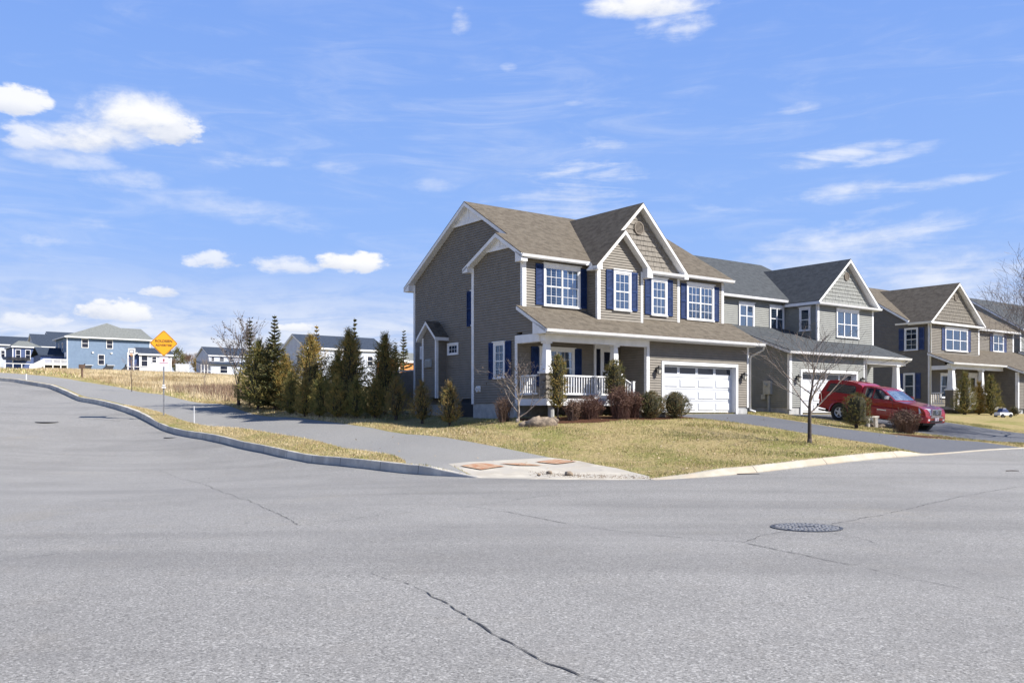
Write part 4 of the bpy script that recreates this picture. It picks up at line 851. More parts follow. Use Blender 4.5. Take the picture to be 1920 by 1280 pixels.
w=fr(5.6); window(H3,O3,w,47.6,49.2,4.5,5.9,2,2,4,.14,cur=1,grid=False); shutter(H3,O3,w,47.15,47.55,4.52,5.8,'blue_sh'); shutter(H3,O3,w,49.25,49.65,4.52,5.8,'blue_sh'); shutter(H3,O3,w,43.6,44.0,4.52,5.8,'blue_sh')
window(H3,O3,fr(4),37.3,39.2,1.0,2.65,2,1,2,.16,grid=False)
mb=MB(O3); m=fr(4); mb.mbox(m,40.9,41.0,.5,2.7,.02,.07); mb.mbox(m,42.0,42.1,.5,2.7,.02,.07); mb.mbox(m,40.9,42.1,2.6,2.75,.02,.08); mb.mbox(m,41,42,.5,2.6,.02,.05); d=mb.build('front_door',M['trim'],H3)
mb=MB(O3); mb.mbox(m,41.25,41.75,1.5,2.4,.05,.06); mb.build('pane',M['dark_glass'],d)
column(H3,O3,36.4,2.75,.45,1.55,2.85,'siding_brown',.25,.2,.14); column(H3,O3,40.2,2.75,.45,1.3,2.85,'siding_brown',.2,.16,.11)
railing(H3,O3,(36.75,2.8),(39.9,2.8),.6,1.35); railing(H3,O3,(36.15,3.1),(36.15,3.95),.6,1.35)
mb=MB(O3); mb.box(36.1,42.9,2.45,4,.25,.45); mb.build('porch_floor',M['porch_floor'],H3)
gdoor(H3,O3,1.7,44.0,49.4,.04,2.1); spout(H3,O3,[(35.75,3.8,5.8),(36.03,3.9,5.55),(36.03,3.93,.3)]); louver_vent(H3,O3,fr(4),39.3,7.7,.22)
# ================================================================== HOUSE 4
O4=(54.5,6.8,0)
H4=thing('house','farthest house on the right, only its dark grey roof and corner in view','house',(*W(54.5,6.8),GB+.3),ANG)
mb=MB(O4); siding(mb,lf(54.5),[(6.8,.3),(15,.3),(15,6.4),(10.9,8.95),(6.8,6.4)],.15); siding(mb,fr(6.8),[(54.5,.3),(69,.3),(69,6.4),(54.5,6.4)],.15); siding(mb,rt(69),[(6.8,.3),(15,.3),(15,6.4),(10.9,8.95),(6.8,6.4)],.15); siding(mb,bk(15),[(54.5,.3),(69,.3),(69,6.4),(54.5,6.4)],.15)
siding(mb,lf(54.5),[(3,.3),(6.8,.3),(6.8,4.4),(3,3.0)],.15); siding(mb,fr(3),[(54.5,.3),(69,.3),(69,3),(54.5,3)],.15); siding(mb,rt(69),[(3,.3),(6.8,.3),(6.8,4.4),(3,3.0)],.15)
mb.build('wall',M['siding_grey'],H4)
mb=MB(O4); mb.box(54.6,68.9,3.1,14.9,-1,.3); mb.build('foundation',M['concrete'],H4)
roofs(H4,O4,[[(54.2,6.4,6.35),(69.3,6.4,6.35),(69.3,10.9,9.2),(54.2,10.9,9.2)],[(54.2,10.9,9.2),(69.3,10.9,9.2),(69.3,15.4,6.35),(54.2,15.4,6.35)],[(54.2,2.5,3.0),(69.3,2.5,3.0),(69.3,6.78,4.6),(54.2,6.78,4.6)]],'roof_grey')
mb=MB(O4); corner(mb,fr(6.8),54.47,54.65,4.3,6.3); corner(mb,fr(3),54.47,54.65,.2,2.9); gutter(mb,54.1,69.4,6.43,6.25); gutter(mb,54.1,69.4,2.53,2.92); build_split(mb,'trim_boards',M['trim'],H4)
window(H4,O4,fr(6.8),57,58.8,4.7,6.0,2,1,2,grid=False); window(H4,O4,fr(6.8),63,64.8,4.7,6.0,2,1,2,grid=False); gdoor(H4,O4,3,60,65,.04,2.1,rec=-.06)
# ================================================================== far houses on the left
def far(name,label,px,D,z,rot=ANG):
    u=(px-960)/F; return thing(name,label,'house',(u*D,D,z),rot)
def quickwin(root,m,s0,s1,z0,z1,n=1):
    mb=MB(); t=.1; mb.mbox(m,s0,s0+t,z0,z1,.02,.07); mb.mbox(m,s1-t,s1,z0,z1,.02,.07); mb.mbox(m,s0,s1,z1-t,z1,.02,.075); mb.mbox(m,s0,s1,z0,z0+t,.02,.075)
    for i in range(1,n): x=s0+(s1-s0)*i/n; mb.mbox(m,x-.05,x+.05,z0,z1,.02,.07)
    mb.mbox(m,s0+t,s1-t,(z0+z1)/2-.03,(z0+z1)/2+.03,.02,.06)
    o=mb.build('window',M['trim'],root); p=MB(); p.mbox(m,s0+t,s1-t,z0+t,z1-t,.02,.04); p.build('pane',M['dark_glass'],o)
def boxwalls(root,mt,x0,x1,y0,y1,z1,gable=None,pk=0,rev=.18,z0=.5):
    mb=MB()
    siding(mb,fr(y0),[(x0,z0),(x1,z0),(x1,z1),(x0,z1)],rev); siding(mb,bk(y1),[(x0,z0),(x1,z0),(x1,z1),(x0,z1)],rev)
    ym=(y0+y1)/2; L=[(y0,z0),(y1,z0),(y1,z1)]+([(ym,pk)] if gable=='a' else [])+[(y0,z1)]
    siding(mb,lf(x0),L,rev); siding(mb,rt(x1),L,rev)
    if gable=='b':
        xm=(x0+x1)/2
        for m_ in (fr(y0),bk(y1)): siding(mb,m_,[(x0,z1),(x1,z1),(xm,pk)],rev)
    mb.build('wall',M[mt],root)
    mb=MB(); mb.box(x0+.05,x1-.05,y0+.05,y1-.05,-1.5,z0); mb.build('foundation',M['concrete'],root)
    mb=MB()
    for (x,y) in ((x0,y0),(x1,y0),(x0,y1),(x1,y1)): mb.box(x-.08,x+.08,y-.08,y+.08,z0,z1)
    build_split(mb,'trim_boards',M['trim'],root)
def gab(root,x0,x1,y0,y1,ze,zr,mt,ov=.4,along='a'):
    x0-=ov;x1+=ov;y0-=ov;y1+=ov
    if along=='a': ym=(y0+y1)/2; R=[[(x0,y0,ze),(x1,y0,ze),(x1,ym,zr),(x0,ym,zr)],[(x0,ym,zr),(x1,ym,zr),(x1,y1,ze),(x0,y1,ze)]]
    elif along=='b': xm=(x0+x1)/2; R=[[(x0,y0,ze),(xm,y0,zr),(xm,y1,zr),(x0,y1,ze)],[(xm,y0,zr),(x1,y0,ze),(x1,y1,ze),(xm,y1,zr)]]
    else:
        xm=(x0+x1)/2; ym=(y0+y1)/2; h=along*(x1-x0)/2
        R=[[(x0,y0,ze),(x1,y0,ze),(xm+h,ym,zr),(xm-h,ym,zr)],[(x0,y1,ze),(x1,y1,ze),(xm+h,ym,zr),(xm-h,ym,zr)],[(x0,y0,ze),(x0,y1,ze),(xm-h,ym,zr)],[(x1,y0,ze),(x1,y1,ze),(xm+h,ym,zr)]]
    return roofs(root,(0,0,0),R,mt,.26)
B=far('house','wide light blue house with a grey hipped roof, far left',126,156,8.5)
boxwalls(B,'siding_bluegrey',0,13.4,0,9,6.0)
roofs(B,(0,0,0),[[(-.5,-.5,6.1),(13.9,-.5,6.1),(7.3,4.4,9.0)],[(-.5,-.5,6.1),(-.5,9.5,6.1),(7.3,4.6,9.0)],[(-.5,9.5,6.1),(13.9,9.5,6.1),(7.3,4.6,9.0)],[(13.9,-.5,6.1),(13.9,9.5,6.1),(7.3,4.6,9.0)],[(6,-.48,6.13),(13.88,-.48,6.13),(13.2,4.8,8.3),(8.5,4.8,8.3)],[(6,9.48,6.13),(13.88,9.48,6.13),(13.2,4.8,8.3),(8.5,4.8,8.3)],[(13.88,-.48,6.13),(13.88,9.48,6.13),(13.2,4.8,8.3)]],'roof_lightgrey',.26)
for q in ((2.2,3.35,4.2,5.75),(6.15,7.25,4.2,5.75),(4.8,5.9,1.4,3.2)): quickwin(B,fr(0),*q)
quickwin(B,lf(0),3,4,3.6,5.2); quickwin(B,lf(0),6,7,3.6,5.2)
mb=MB()
for x in (4.0,7.0): mb.mbox(fr(0),x-.15,x+.15,3.35,3.6,.03,.15)
mb.mbox(lf(0),.3,1.2,2.6,3.4,.03,.2); mb.build('wall_vent',M['trim'],B)
mb=MB(); mb.box(-3.6,0,2.5,8.8,.5,3.0); mb.build('entry_wing',M['siding_navy'],B)
mb=MB(); mb.slab([(-4.0,2.2,3.0),(0,2.2,3.0),(0,5.6,4.4),(-4.0,5.6,4.4)],0,.2); mb.slab([(-4.0,9.1,3.0),(0,9.1,3.0),(0,5.6,4.4),(-4.0,5.6,4.4)],0,.2); mb.build('entry_roof',M['roof_navy'],B)
mb=MB(); mb.box(-3.8,-.1,-1.2,2.4,1.1,1.25)
for x in (-3.7,-2.4,-1.2,-.2): mb.box(x-.08,x+.08,-1.15,-1.0,-.8,2.1)
mb.box(-3.8,-.1,-1.2,-1.1,2.0,2.12); mb.box(-3.8,-.1,-1.2,-1.1,1.3,1.4)
for k in range(28): x=-3.75+k*.13; mb.box(x-.03,x+.03,-1.17,-1.12,1.4,2.0)
for k in range(6): mb.box(-4.15-.32*k,-3.8-.32*k,-1.2,0,.9-.2*k-.12,.95-.2*k)
mb.prism([(-5.9,-1.22,-.3),(-3.8,-1.22,1.0),(-3.8,-1.14,1.0),(-5.9,-1.14,-.3)],[(-5.9,-1.22,.9),(-3.8,-1.22,2.1),(-3.8,-1.14,2.1),(-5.9,-1.14,.9)]); mb.build('deck_stairs',M['trim'],B)
# small white porch cottage in front of it, behind the diamond sign
Cc=far('house','small white gabled cottage behind the orange diamond sign',262,140,7.65)
boxwalls(Cc,'siding_white',0,4.6,0,3.5,3.0,rev=.3,z0=.3); gab(Cc,-.0,4.6,0,3.5,3.0,4.0,'roof_navy',.3)
mb=MB(); mb.box(-1.6,0,.3,.4,.3,2.9); mb.build('porch_screen',M['siding_navy'],Cc)
mb=MB(); 
for x in (-1.7,-.9): mb.box(x-.08,x+.08,-.1,.1,-.6,3.0)
mb.box(-1.8,.1,-.12,.12,2.9,3.1); mb.box(-1.8,.1,-.12,.12,.9,1.0); mb.build('porch_post',M['trim'],Cc)
quickwin(Cc,fr(0),.15,1.2,1.0,2.8); quickwin(Cc,fr(0),1.7,2.5,1.6,2.6)
# left cluster
A1=far('house','white house with a long dark blue roof at the far left edge of the photo',-2,185,9.0)
boxwalls(A1,'siding_white',0,10.4,0,8,6.4,'a',8.2); gab(A1,0,10.4,0,8,6.4,8.3,'roof_navy')
quickwin(A1,fr(0),.3,1.1,3.8,5.2); quickwin(A1,fr(0),2.2,3.0,3.8,5.2)
A2=far('house','narrow navy townhouse with a small grey gable at far left',24,168,8.6)
boxwalls(A2,'siding_navy',0,4.4,0,7,5.2); gab(A2,0,4.4,0,7,5.2,6.4,'roof_lightgrey',.3,.3)
quickwin(A2,fr(0),.4,1.3,2.6,4.6); quickwin(A2,fr(0),2.0,2.9,2.6,4.6)
mb=MB(); mb.box(-1.6,3.6,-1.6,-.1,.9,1.05)
for x in (-1.5,-.2,1.2,2.6,3.5): mb.box(x-.07,x+.07,-1.6,-1.45,-.6,2.0)
mb.box(-1.6,3.6,-1.6,-1.5,1.9,2.02); mb.build('deck_frame',M['trim'],A2)
mb=MB(); mb.slab([(-1.8,-1.8,2.7),(2.6,-1.8,2.7),(2.6,-.05,3.2),(-1.8,-.05,3.2)],0,.15); mb.build('awning',M['black'],A2)
A3=far('house','dark roofed white townhouse between the navy townhouse and the blue house',66,178,8.7)
boxwalls(A3,'siding_white',0,6,0,8,5.8,'a',8); gab(A3,0,6,0,8,5.8,8.4,'roof_navy',.35); quickwin(A3,fr(0),1.2,2.6,3.6,5.2); quickwin(A3,fr(0),3.4,4.8,3.6,5.2)
A4=far('house','tall white townhouse with dark blue roof rising behind the blue house',98,186,8.9)
boxwalls(A4,'siding_white',0,11,0,9,7.0,'a',9); gab(A4,0,11,0,9,7.0,9.4,'roof_navy',.35); quickwin(A4,fr(0),1,2,5,6.4); quickwin(A4,fr(0),4,5,5,6.4)
# centre: white houses
D1=far('house','white house with dark gable roof and low porch, left of the tall spruce',392,200,9.6)
boxwalls(D1,'siding_white',0,9,0,8,4.4,'a',6.0); gab(D1,0,9,0,8,4.6,6.6,'roof_navy',.3)
for q in ((.4,1.2),(2.2,3.3),(4.3,5.3)): quickwin(D1,fr(0),q[0],q[1],3.2,4.2)
mb=MB(); siding(mb,fr(-2.4),[(-.5,.3),(9,.3),(9,2.6),(-.5,2.6)],.2); siding(mb,lf(-.5),[(-2.4,.3),(0,.3),(0,2.8),(-2.4,2.6)],.2); mb.build('porch_wall',M['siding_white'],D1)
mb=MB(); mb.slab([(-2.8,-2.8,2.6),(9.3,-2.8,2.6),(9.3,.0,3.2),(-2.8,0,3.2)],0,.15); mb.build('porch_roof',M['roof_navy'],D1)
mb=MB()
for x in (-2.6,-1.9,-1.2): mb.box(x-.08,x+.08,-2.7,-2.55,-.5,2.5)
mb.box(-2.7,-.5,-2.7,-2.6,1.0,1.1); mb.box(-2.7,-.5,-2.7,0,-.6,.3); mb.build('porch_post',M['trim'],D1)
quickwin(D1,fr(-2.4),1.5,3.2,.6,2.2)
D2=far('house','long white house with a steep dark blue roof behind the tall evergreens',574,130,4.6)
boxwalls(D2,'siding_white',0,12.6,0,8.4,6.2,'a',8.1); gab(D2,0,12.6,0,8.4,6.3,8.4,'roof_navy',.3)
for q in ((.6,1.5),(6.6,7.8),(9.5,10.5)): quickwin(D2,fr(0),q[0],q[1],3.9,5.4)
quickwin(D2,lf(0),2,3,3.9,5.4); quickwin(D2,lf(0),5.2,6.2,3.9,5.4); quickwin(D2,lf(0),2,3,1.0,2.6); quickwin(D2,lf(0),5.2,6.2,1.0,2.6)
mb=MB(); mb.lathe((8.0,2.6,7.4),[(.06,-.3),(.06,.5)],8); mb.lathe((8.6,2.6,7.4),[(.09,-.3),(.09,.35)],8); mb.build('roof_vent',M['trim'],D2)
D3=far('house','pale house with a low dark roof between the two leftmost evergreens',548,175,6.8)
boxwalls(D3,'siding_white',0,6.5,0,9,6.6,'b',8.6); gab(D3,0,6.5,0,9,6.6,8.8,'roof_navy',.3,'b'); quickwin(D3,fr(0),1.4,2.6,4,5.6); quickwin(D3,fr(0),4,5.1,4,5.6); quickwin(D3,fr(0),1.4,2.4,1,2.8)
D4=far('house','grey gabled house behind the spruce tops, left of the long white house',520,195,8.0)
boxwalls(D4,'siding_grey',0,5,0,9,6,'a',8.2); gab(D4,0,5,0,9,6,8.6,'roof_grey',.3); quickwin(D4,fr(0),1,2,4,5.4); quickwin(D4,fr(0),3,4,4,5.4)
D5=far('shed','orange board shed just left of the taupe house',748,92,3.9,); D5['category']='shed'
boxwalls(D5,'orange_wall',0,4.6,0,4.5,3.0,'a',3.9,z0=.2); gab(D5,0,4.6,0,4.5,3.0,3.9,'roof_lightgrey',.2)
# ------------------------------------------------------------------ bare trees
def bare_tree(name,label,cat,loc,H,r0,seed,mt_trunk,mt_twig,spread=.5,trunk_h=.3,levels=4,nb=4,lean=0.0,buds=0,up=.35,first=7,group=None,parent_rot=0,len0=.45,twig_r=.004,wide=1.0):
    r=random.Random(seed); t=thing(name,label,cat,loc,parent_rot,group); a=MB(); b=MB()
    def limb(mb,p,d,L,rad,lev):
        n=4 if lev>1 else 6; segs=4 if lev<3 else 3; pts=[p]; q=p
        for i in range(segs):
            d=(d+Vector((r.uniform(-.16,.16),r.uniform(-.16,.16),r.uniform(-.05,.16)+up*.12))).normalized(); e=q+d*L/segs
            ra=rad*(1-.62*i/segs); rb=rad*(1-.62*(i+1)/segs)
            if lev>=levels and i==segs-1: rb=rad*.12
            mb.tube(q,e,max(ra,twig_r),max(rb,twig_r*.5),n if lev<3 else 3,False); q=e; pts.append(q)
        if lev<levels:
            k=nb+(1 if lev==1 else 0)
            for i in range(k):
                f=r.uniform(.3,1.0) if i else 1.0; s=f*segs; j=min(int(s),segs-1); c=pts[j].lerp(pts[j+1],s-j)
                side=d.cross(Vector((r.uniform(-1,1),r.uniform(-1,1),r.uniform(-1,1)))).normalized()
                nd=(d*(1-.25*spread)+side*spread*r.uniform(.7,1.5)+Vector((0,0,up*.4))).normalized()
                limb(b,c,nd,L*r.uniform(.5,.8),rad*.38*(1.15-.4*f),lev+1)
        if buds and lev>=levels-1:
            for i in range(buds):
                c=pts[-1].lerp(pts[0],r.random()*.8)+Vector((r.uniform(-.03,.03),)*3); s=r.uniform(.025,.06)
                u=Vector((r.uniform(-1,1),r.uniform(-1,1),r.uniform(-1,1))).normalized()*s; v=u.orthogonal().normalized()*s*.7
                lv.poly([c-u,c+v,c+u,c-v])
    lv=MB()
    p=Vector((0,0,-.15)); d=Vector((lean,0,1)).normalized(); T0=H*trunk_h; q=p+d*T0
    a.lathe((0,0,-.15),[(r0*1.5,0),(r0*1.1,.12),(r0,.3)],8); a.tube(p+d*.2,q,r0,r0*.75,8,False)
    top=q
    # leader
    lead=q; rad=r0*.72; segs=6; LP=[q]; dd=d.copy()
    for i in range(segs):
        dd=(dd+Vector((r.uniform(-.1,.1),r.uniform(-.1,.1),.1))).normalized(); e=lead+dd*(H-T0)*.62/segs; a.tube(lead,e,rad*(1-.75*i/segs),rad*(1-.75*(i+1)/segs),6,False); lead=e; LP.append(e)
    for i in range(first):
        f=i/max(1,first-1); s=f*segs*.95; j=min(int(s),segs-1); c=LP[j].lerp(LP[j+1],s-j); an=i*2.4+r.uniform(-.5,.5)
        hd=Vector((math.cos(an),math.sin(an),0)); nd=(hd*(spread*1.5)*(1-.45*f)+Vector((0,0,.55+up+.5*f))).normalized()
        limb(b,c,nd,(H-T0)*len0*(1.05-.45*f)*r.uniform(.8,1.15),r0*.42*(1-.5*f),1)
    zt=max(v[2] for v in b.v); k=H/zt
    for q_ in (a,b,lv): q_.v=[(v[0]*(k*.5+.5)*wide,v[1]*(k*.5+.5)*wide,(v[2]*k if v[2]>0 else v[2])) for v in q_.v]
    a.build('trunk',mt_trunk,t,smooth=True); b.build('branches',mt_twig,t)
    if lv.f: lv.build('dry_leaves',M['bark_dark'],t)
    return t
# ------------------------------------------------------------------ evergreens
def leafquad(mb,c,d,w,L,r):
    s=d.cross(Vector((r.uniform(-1,1),r.uniform(-1,1),r.uniform(-1,1)))).normalized()*w*.5
    mb.poly([c-s*.6,c+d*L*.5-s,c+d*L,c+d*L*.5+s])
def arbor(label,loc,H,R,seed,mt='arb',n=2600,shape='cone',leaf=.13,group=None,name='arborvitae',trunk=.25,gaps=.25,base=.08,cat='evergreen',mt2=None,upright=.9,core=True):
    r=random.Random(seed); t=thing(name,label,cat,loc,r.uniform(0,6),group); mb=MB(); mb2=MB()
    def prof(f):
        if shape=='cone': return (f/.16)**.6 if f<.16 else max(0,(1-(f-.16)/.84))**.62
        if shape=='column': return min(1,(f/.1)**.5)*(1 if f<.7 else math.sqrt(max(0,1-((f-.7)/.3)**2)))
        if shape=='ball': return math.sqrt(max(0,1-((f-.5)/.5)**2))
        return max(0,1-f)**.9*min(1,(f/.1)**.5)
    lumps=[(r.uniform(0,6.28),r.random(),r.uniform(.6,1.0)) for _ in range(14)]
    def rad(f,an):
        k=1-gaps*.5+gaps*.55*math.sin(an*3+f*9+seed)+gaps*.4*math.sin(an*5-f*17+seed*2)
        for (a0,f0,s) in lumps:
            da=abs((an-a0+math.pi)%(2*math.pi)-math.pi); q=(da/.55)**2+((f-f0)/.09)**2
            if q<3: k+=gaps*.5*s*math.exp(-q)*(1 if s>.75 else -1)
        return R*prof(f)*k
    H0=H*base
    per=14; Ls=leaf*(3.4 if shape in('cone','x') else 2.2)
    for i in range(n//per*2):
        f=r.random()**(1.1 if shape=='cone' else 1); an=r.uniform(0,6.2832); rr=rad(f,an)*(1-.5*r.random()**2.5)
        z=H0+f*(H-H0); out=Vector((math.cos(an),math.sin(an),0)); c0=out*max(0,rr-Ls*(.3 if shape=='cone' else .45))+Vector((0,0,z-Ls*.3))
        d=(out*r.uniform(.35,1.1)+Vector((r.uniform(-.3,.3),r.uniform(-.3,.3),upright*r.uniform(.4,1.2)))).normalized()
        if f>.9: d=(d+Vector((0,0,1.2))).normalized()
        L0=Ls*r.uniform(.6,1.35); tgt=mb2 if (mt2 and r.random()<.4) else mb; sd=d.cross(Vector((r.uniform(-1,1),r.uniform(-1,1),r.uniform(-1,1)))).normalized()
        for k in range(per):
            g_=r.random(); c=c0+d*L0*g_; e=(d*r.uniform(.3,1)+sd*r.uniform(-1,1)+Vector((r.uniform(-.3,.3),)*3)).normalized(); L=leaf*r.uniform(.35,.8)*(1.15-.5*g_)
            leafquad(tgt,c,e,L*.42,L,r)
    if mt2: mb2.build('leaf_tips',M[mt2],t)
    mb.build('foliage',M[mt],t)
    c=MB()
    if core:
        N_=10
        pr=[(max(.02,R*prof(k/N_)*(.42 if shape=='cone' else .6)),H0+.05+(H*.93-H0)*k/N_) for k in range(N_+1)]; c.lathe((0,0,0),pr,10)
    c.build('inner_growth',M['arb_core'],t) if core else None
    tr=MB()
    for k in range(3 if R>.5 else 2): tr.tube((r.uniform(-.1,.1)*R,r.uniform(-.1,.1)*R,-.15),(r.uniform(-.2,.2)*R,r.uniform(-.2,.2)*R,H0+.5*H*.3),trunk*.16,trunk*.08,6)
    tr.build('trunk',M['bark_dark'],t)
    return t
def spruce(label,loc,H,R,seed,mt='spruce',group=None,n_tiers=22,full=1.0,leader=.12,base=.05,dens=1.0,sc=1.0):
    r=random.Random(seed); t=thing('spruce',label,'evergreen',loc,r.uniform(0,6),group); a=MB(); b=MB()
    a.tube((0,0,-.15),(0,0,H),.035*R+.03,.008,7)
    for i in range(n_tiers):
        f=base+(1-base)*(i/n_tiers); z=f*H; Rr=R*(1-f)**.85*(1 if f<.55 else max(.25,1-1.9*(f-.55)))+.1*sc
        if f>1-leader: Rr=.12+.5*(1-f)*R
        k=int((7 if f<.85 else 5)*full)
        for j in range(k):
            an=r.uniform(0,6.28); L=Rr*r.uniform(.65,1.12); el_=r.uniform(-.05,.35)+.5*f**2
            d=Vector((math.cos(an)*math.cos(el_),math.sin(an)*math.cos(el_),math.sin(el_))); p=Vector((0,0,z+r.uniform(-.1,.1)*H/n_tiers)); q=p+d*L+Vector((0,0,.06*L))
            a.tube(p,q,.012*sc+.006,.004,3,False)
            side=d.cross(Vector((0,0,1))).normalized(); m_=max(5,int(L/.05*dens/sc))
            for s in range(m_):
                g_=.12+.88*s/m_; c=p.lerp(q,g_)
                for sg in (-1,1):
                    w=.34*L*(1.05-g_)*r.uniform(.5,1.2)+.06*sc; e=(side*sg*r.uniform(.5,1)+d*r.uniform(.5,1.1)+Vector((0,0,r.uniform(-.25,.25)))).normalized()
                    leafquad(b,c,e,.035*sc+.022,w,r)
                    if r.random()<.5: leafquad(b,c,(e+Vector((0,0,r.uniform(-.8,.6)))).normalized(),.05*sc,w*.6,r)
    a.build('trunk',M['bark_dark'],t); b.build('foliage',M[mt],t); return t
def twig_bush(name,label,cat,loc,H,R,seed,mt,n=260,group=None,leafy=0,leafmat=None,thick=.006):
    r=random.Random(seed); t=thing(name,label,cat,loc,0,group); a=MB(); lf_=MB()
    for i in range(n):
        an=r.uniform(0,6.28); s=r.random()**.6; tip=Vector((math.cos(an)*R*s,math.sin(an)*R*s,H*math.sqrt(max(.05,1-.55*s*s))*r.uniform(.7,1.08))); b0=Vector((math.cos(an)*R*s*r.uniform(0,.75),math.sin(an)*R*s*r.uniform(0,.75),-.05))
        mid=b0.lerp(tip,.5)+Vector((r.uniform(-.1,.1),r.uniform(-.1,.1),.08*H)); a.tube(b0,mid,thick*1.5,thick,3,False); a.tube(mid,tip,thick,thick*.4,3,False)
        for k in range(4):
            c=mid.lerp(tip,r.random()); e=c+Vector((r.uniform(-1,1),r.uniform(-1,1),r.uniform(-.2,1))).normalized()*H*r.uniform(.1,.25); a.tube(c,e,thick*.6,thick*.3,3,False)
            for q in range(leafy): 
                cc=c.lerp(e,r.random()); leafquad(lf_,cc,Vector((r.uniform(-1,1),r.uniform(-1,1),r.uniform(-.3,1))).normalized(),.03,.05,r)
    a.build('twigs',M[mt],t)
    if lf_.f: lf_.build('foliage',M[leafmat or mt],t)
    return t
def mpx(loc): return loc.y/F          # metres per photo pixel there
def at(px,py): return hit(px,py)
def placeb(px,top,b):
    u=(px-960)/F; a=((35+.8*b)*u-.4+.6*b)/(.8-.6*u); x,y=W(a,b); z=GZ(x,y); return Vector((x,y,z)),CZ+(HY-top)/F*y-z,y/F
def place(px,py,top): p=at(px,py); s=mpx(p); return p,(py-top)*s,s
GE='evergreens planted in a row beside the taupe house'
# big spruces and arborvitae of the row
for i,(px,by,ty,hw,lb) in enumerate([(512,771,594,46,'widest dark spruce with a tall pale leader, left end of the row'),(668,772,597,30,'slim spruce whose pointed top rises above the middle of the evergreen row'),(468,766,603,24,'narrow ragged spruce right behind the leafless multi-stemmed tree'),(596,768,611,20,'thin rusty topped spruce rising out of a bronze arborvitae')]):
    p,H,s=place(px,by,ty); p+=Vector((-.25,.9,0)) if i else Vector((0,.3,0)); H*=1.02; spruce(lb,(p.x,p.y,GZ(p.x,p.y)),H,hw*s*1.15,30+i,'arb_olive' if i==3 else 'spruce',GE,26 if i==0 else 22,1.6 if i==0 else 1.1,sc=1.0,dens=.8)
AR=[(487,772,648,32,'arb','cone','broad dark arborvitae below the spruce leader at the left end'),(535,772,675,26,'arb_olive','cone','bronze tinted arborvitae filling the right flank of the widest spruce'),
 (585,776,636,33,'arb_olive','cone','tall bronze arborvitae with a rusty top, second from the left in the row'),(658,778,628,32,'arb_olive','cone','tallest yellow-brown arborvitae in the middle of the row'),(637,778,672,20,'arb','cone','mid height dark arborvitae tight against the tallest yellow-brown one'),
 (726,778,634,28,'arb','cone','dense dark green arborvitae just left of the low deck parapet'),(545,778,706,14,'arb','cone','small dark arborvitae in the first gap of the row'),(572,781,716,15,'arb','cone','small dark arborvitae below the tall bronze one, on its left'),
 (600,783,706,15,'arb','cone','small green arborvitae below the tall bronze one, on its right'),(632,784,712,16,'arb','cone','small green arborvitae in the middle gap of the row'),(668,784,714,16,'arb','cone','small bright green arborvitae in front of the tallest one'),(703,783,712,18,'arb','cone','small dark arborvitae in front of the dense dark green one')]
for i,(px,by,ty,hw,mt,sh,lb) in enumerate(AR):
    p,H,s=place(px,by,ty); big=hw>18
    if big: p=p+Vector((-.2,.55+.1*(i%3),0))
    arbor(lb,(p.x,p.y,GZ(p.x,p.y)),H*1.03,hw*s*(1.6 if big else 1.4),60+i,mt,15000 if big else 6500,sh,.105 if big else .085,GE,gaps=.42 if big else .34,upright=.9,mt2='arb_olive' if mt=='arb' and i%2 else ('arb' if mt=='arb_olive' else None))
GV='small variegated evergreens along the taupe side wall'
for i,(px,by,ty,hw,lb) in enumerate([(743,787,714,18,'variegated shrub nearest the evergreen row, in front of the deck parapet'),(791,795,720,17,'variegated shrub standing before the little gabled side bay'),(843,801,722,19,'rightmost variegated shrub, closest to the concrete foundation')]):
    p,H,s=place(px,by,ty); arbor(lb,tuple(p),H*1.02,hw*s*1.5,90+i,'holly',6000,'cone',.075,GV,'variegated_shrub',gaps=.4,base=.14,cat='shrub',mt2='arb_olive',core=True)
# pruned shrubs at the houses
def shrub(px,by,ty,hw,shape,mt,lb,seed,nm='boxwood',n=9000,leaf=.055,grp=None,base=.06,gaps=.12,mt2=None,b=None):
    p,H,s=place(px,by,ty) if b is None else placeb(px,ty,b)
    return arbor(lb,(p.x,p.y,GZ(p.x,p.y)),H,hw*s*1.28,seed,mt,n,shape,leaf,grp,nm,gaps=gaps,base=base,cat='shrub',upright=.5,mt2=mt2)
shrub(1220,780,735,22.5,'ball','box','round clipped boxwood beside the porch end, left of the pair at the garage',101,b=-2.7,grp='two round boxwoods by the garage',mt2='holly',base=.02)
shrub(1266,782,736,24,'ball','box','round clipped boxwood nearest the white garage door',102,b=-2.9,grp='two round boxwoods by the garage',mt2='holly',base=.02)
shrub(1046,772,667,13.5,'column','arb','slim columnar evergreen right of the first porch column',103,'columnar_evergreen',7500,.065,b=-2.0,base=.2,mt2='arb_olive')
shrub(1153,765,676,15.5,'column','box','round topped evergreen in front of the second porch column',104,'columnar_evergreen',7500,.06,b=-1.9,base=.38,mt2='arb')
shrub(1607,803,738,21,'column','box','dark egg-shaped boxwood hiding the side of the red pickup truck',105,n=9000,base=.1,mt2='arb')
for i,(px,by,ty,hw,lb) in enumerate([(1809,777,700,19,'left and fullest pointed evergreen at the brown house porch'),(1836,777,718,11,'narrow bronze evergreen between two larger ones at the brown house'),(1858,778,706,18,'right pointed evergreen before the dark wall of the brown house')]):
    shrub(px,by,ty,hw,'cone','arb_olive' if i==1 else 'arb',lb,110+i,'arborvitae',8000,.09,'three evergreens at the brown house porch',gaps=.22)
shrub(1902,779,763,9,'ball','box','tiny round shrub at the far right beside the white ride-on toy',115,n=900,leaf=.08)
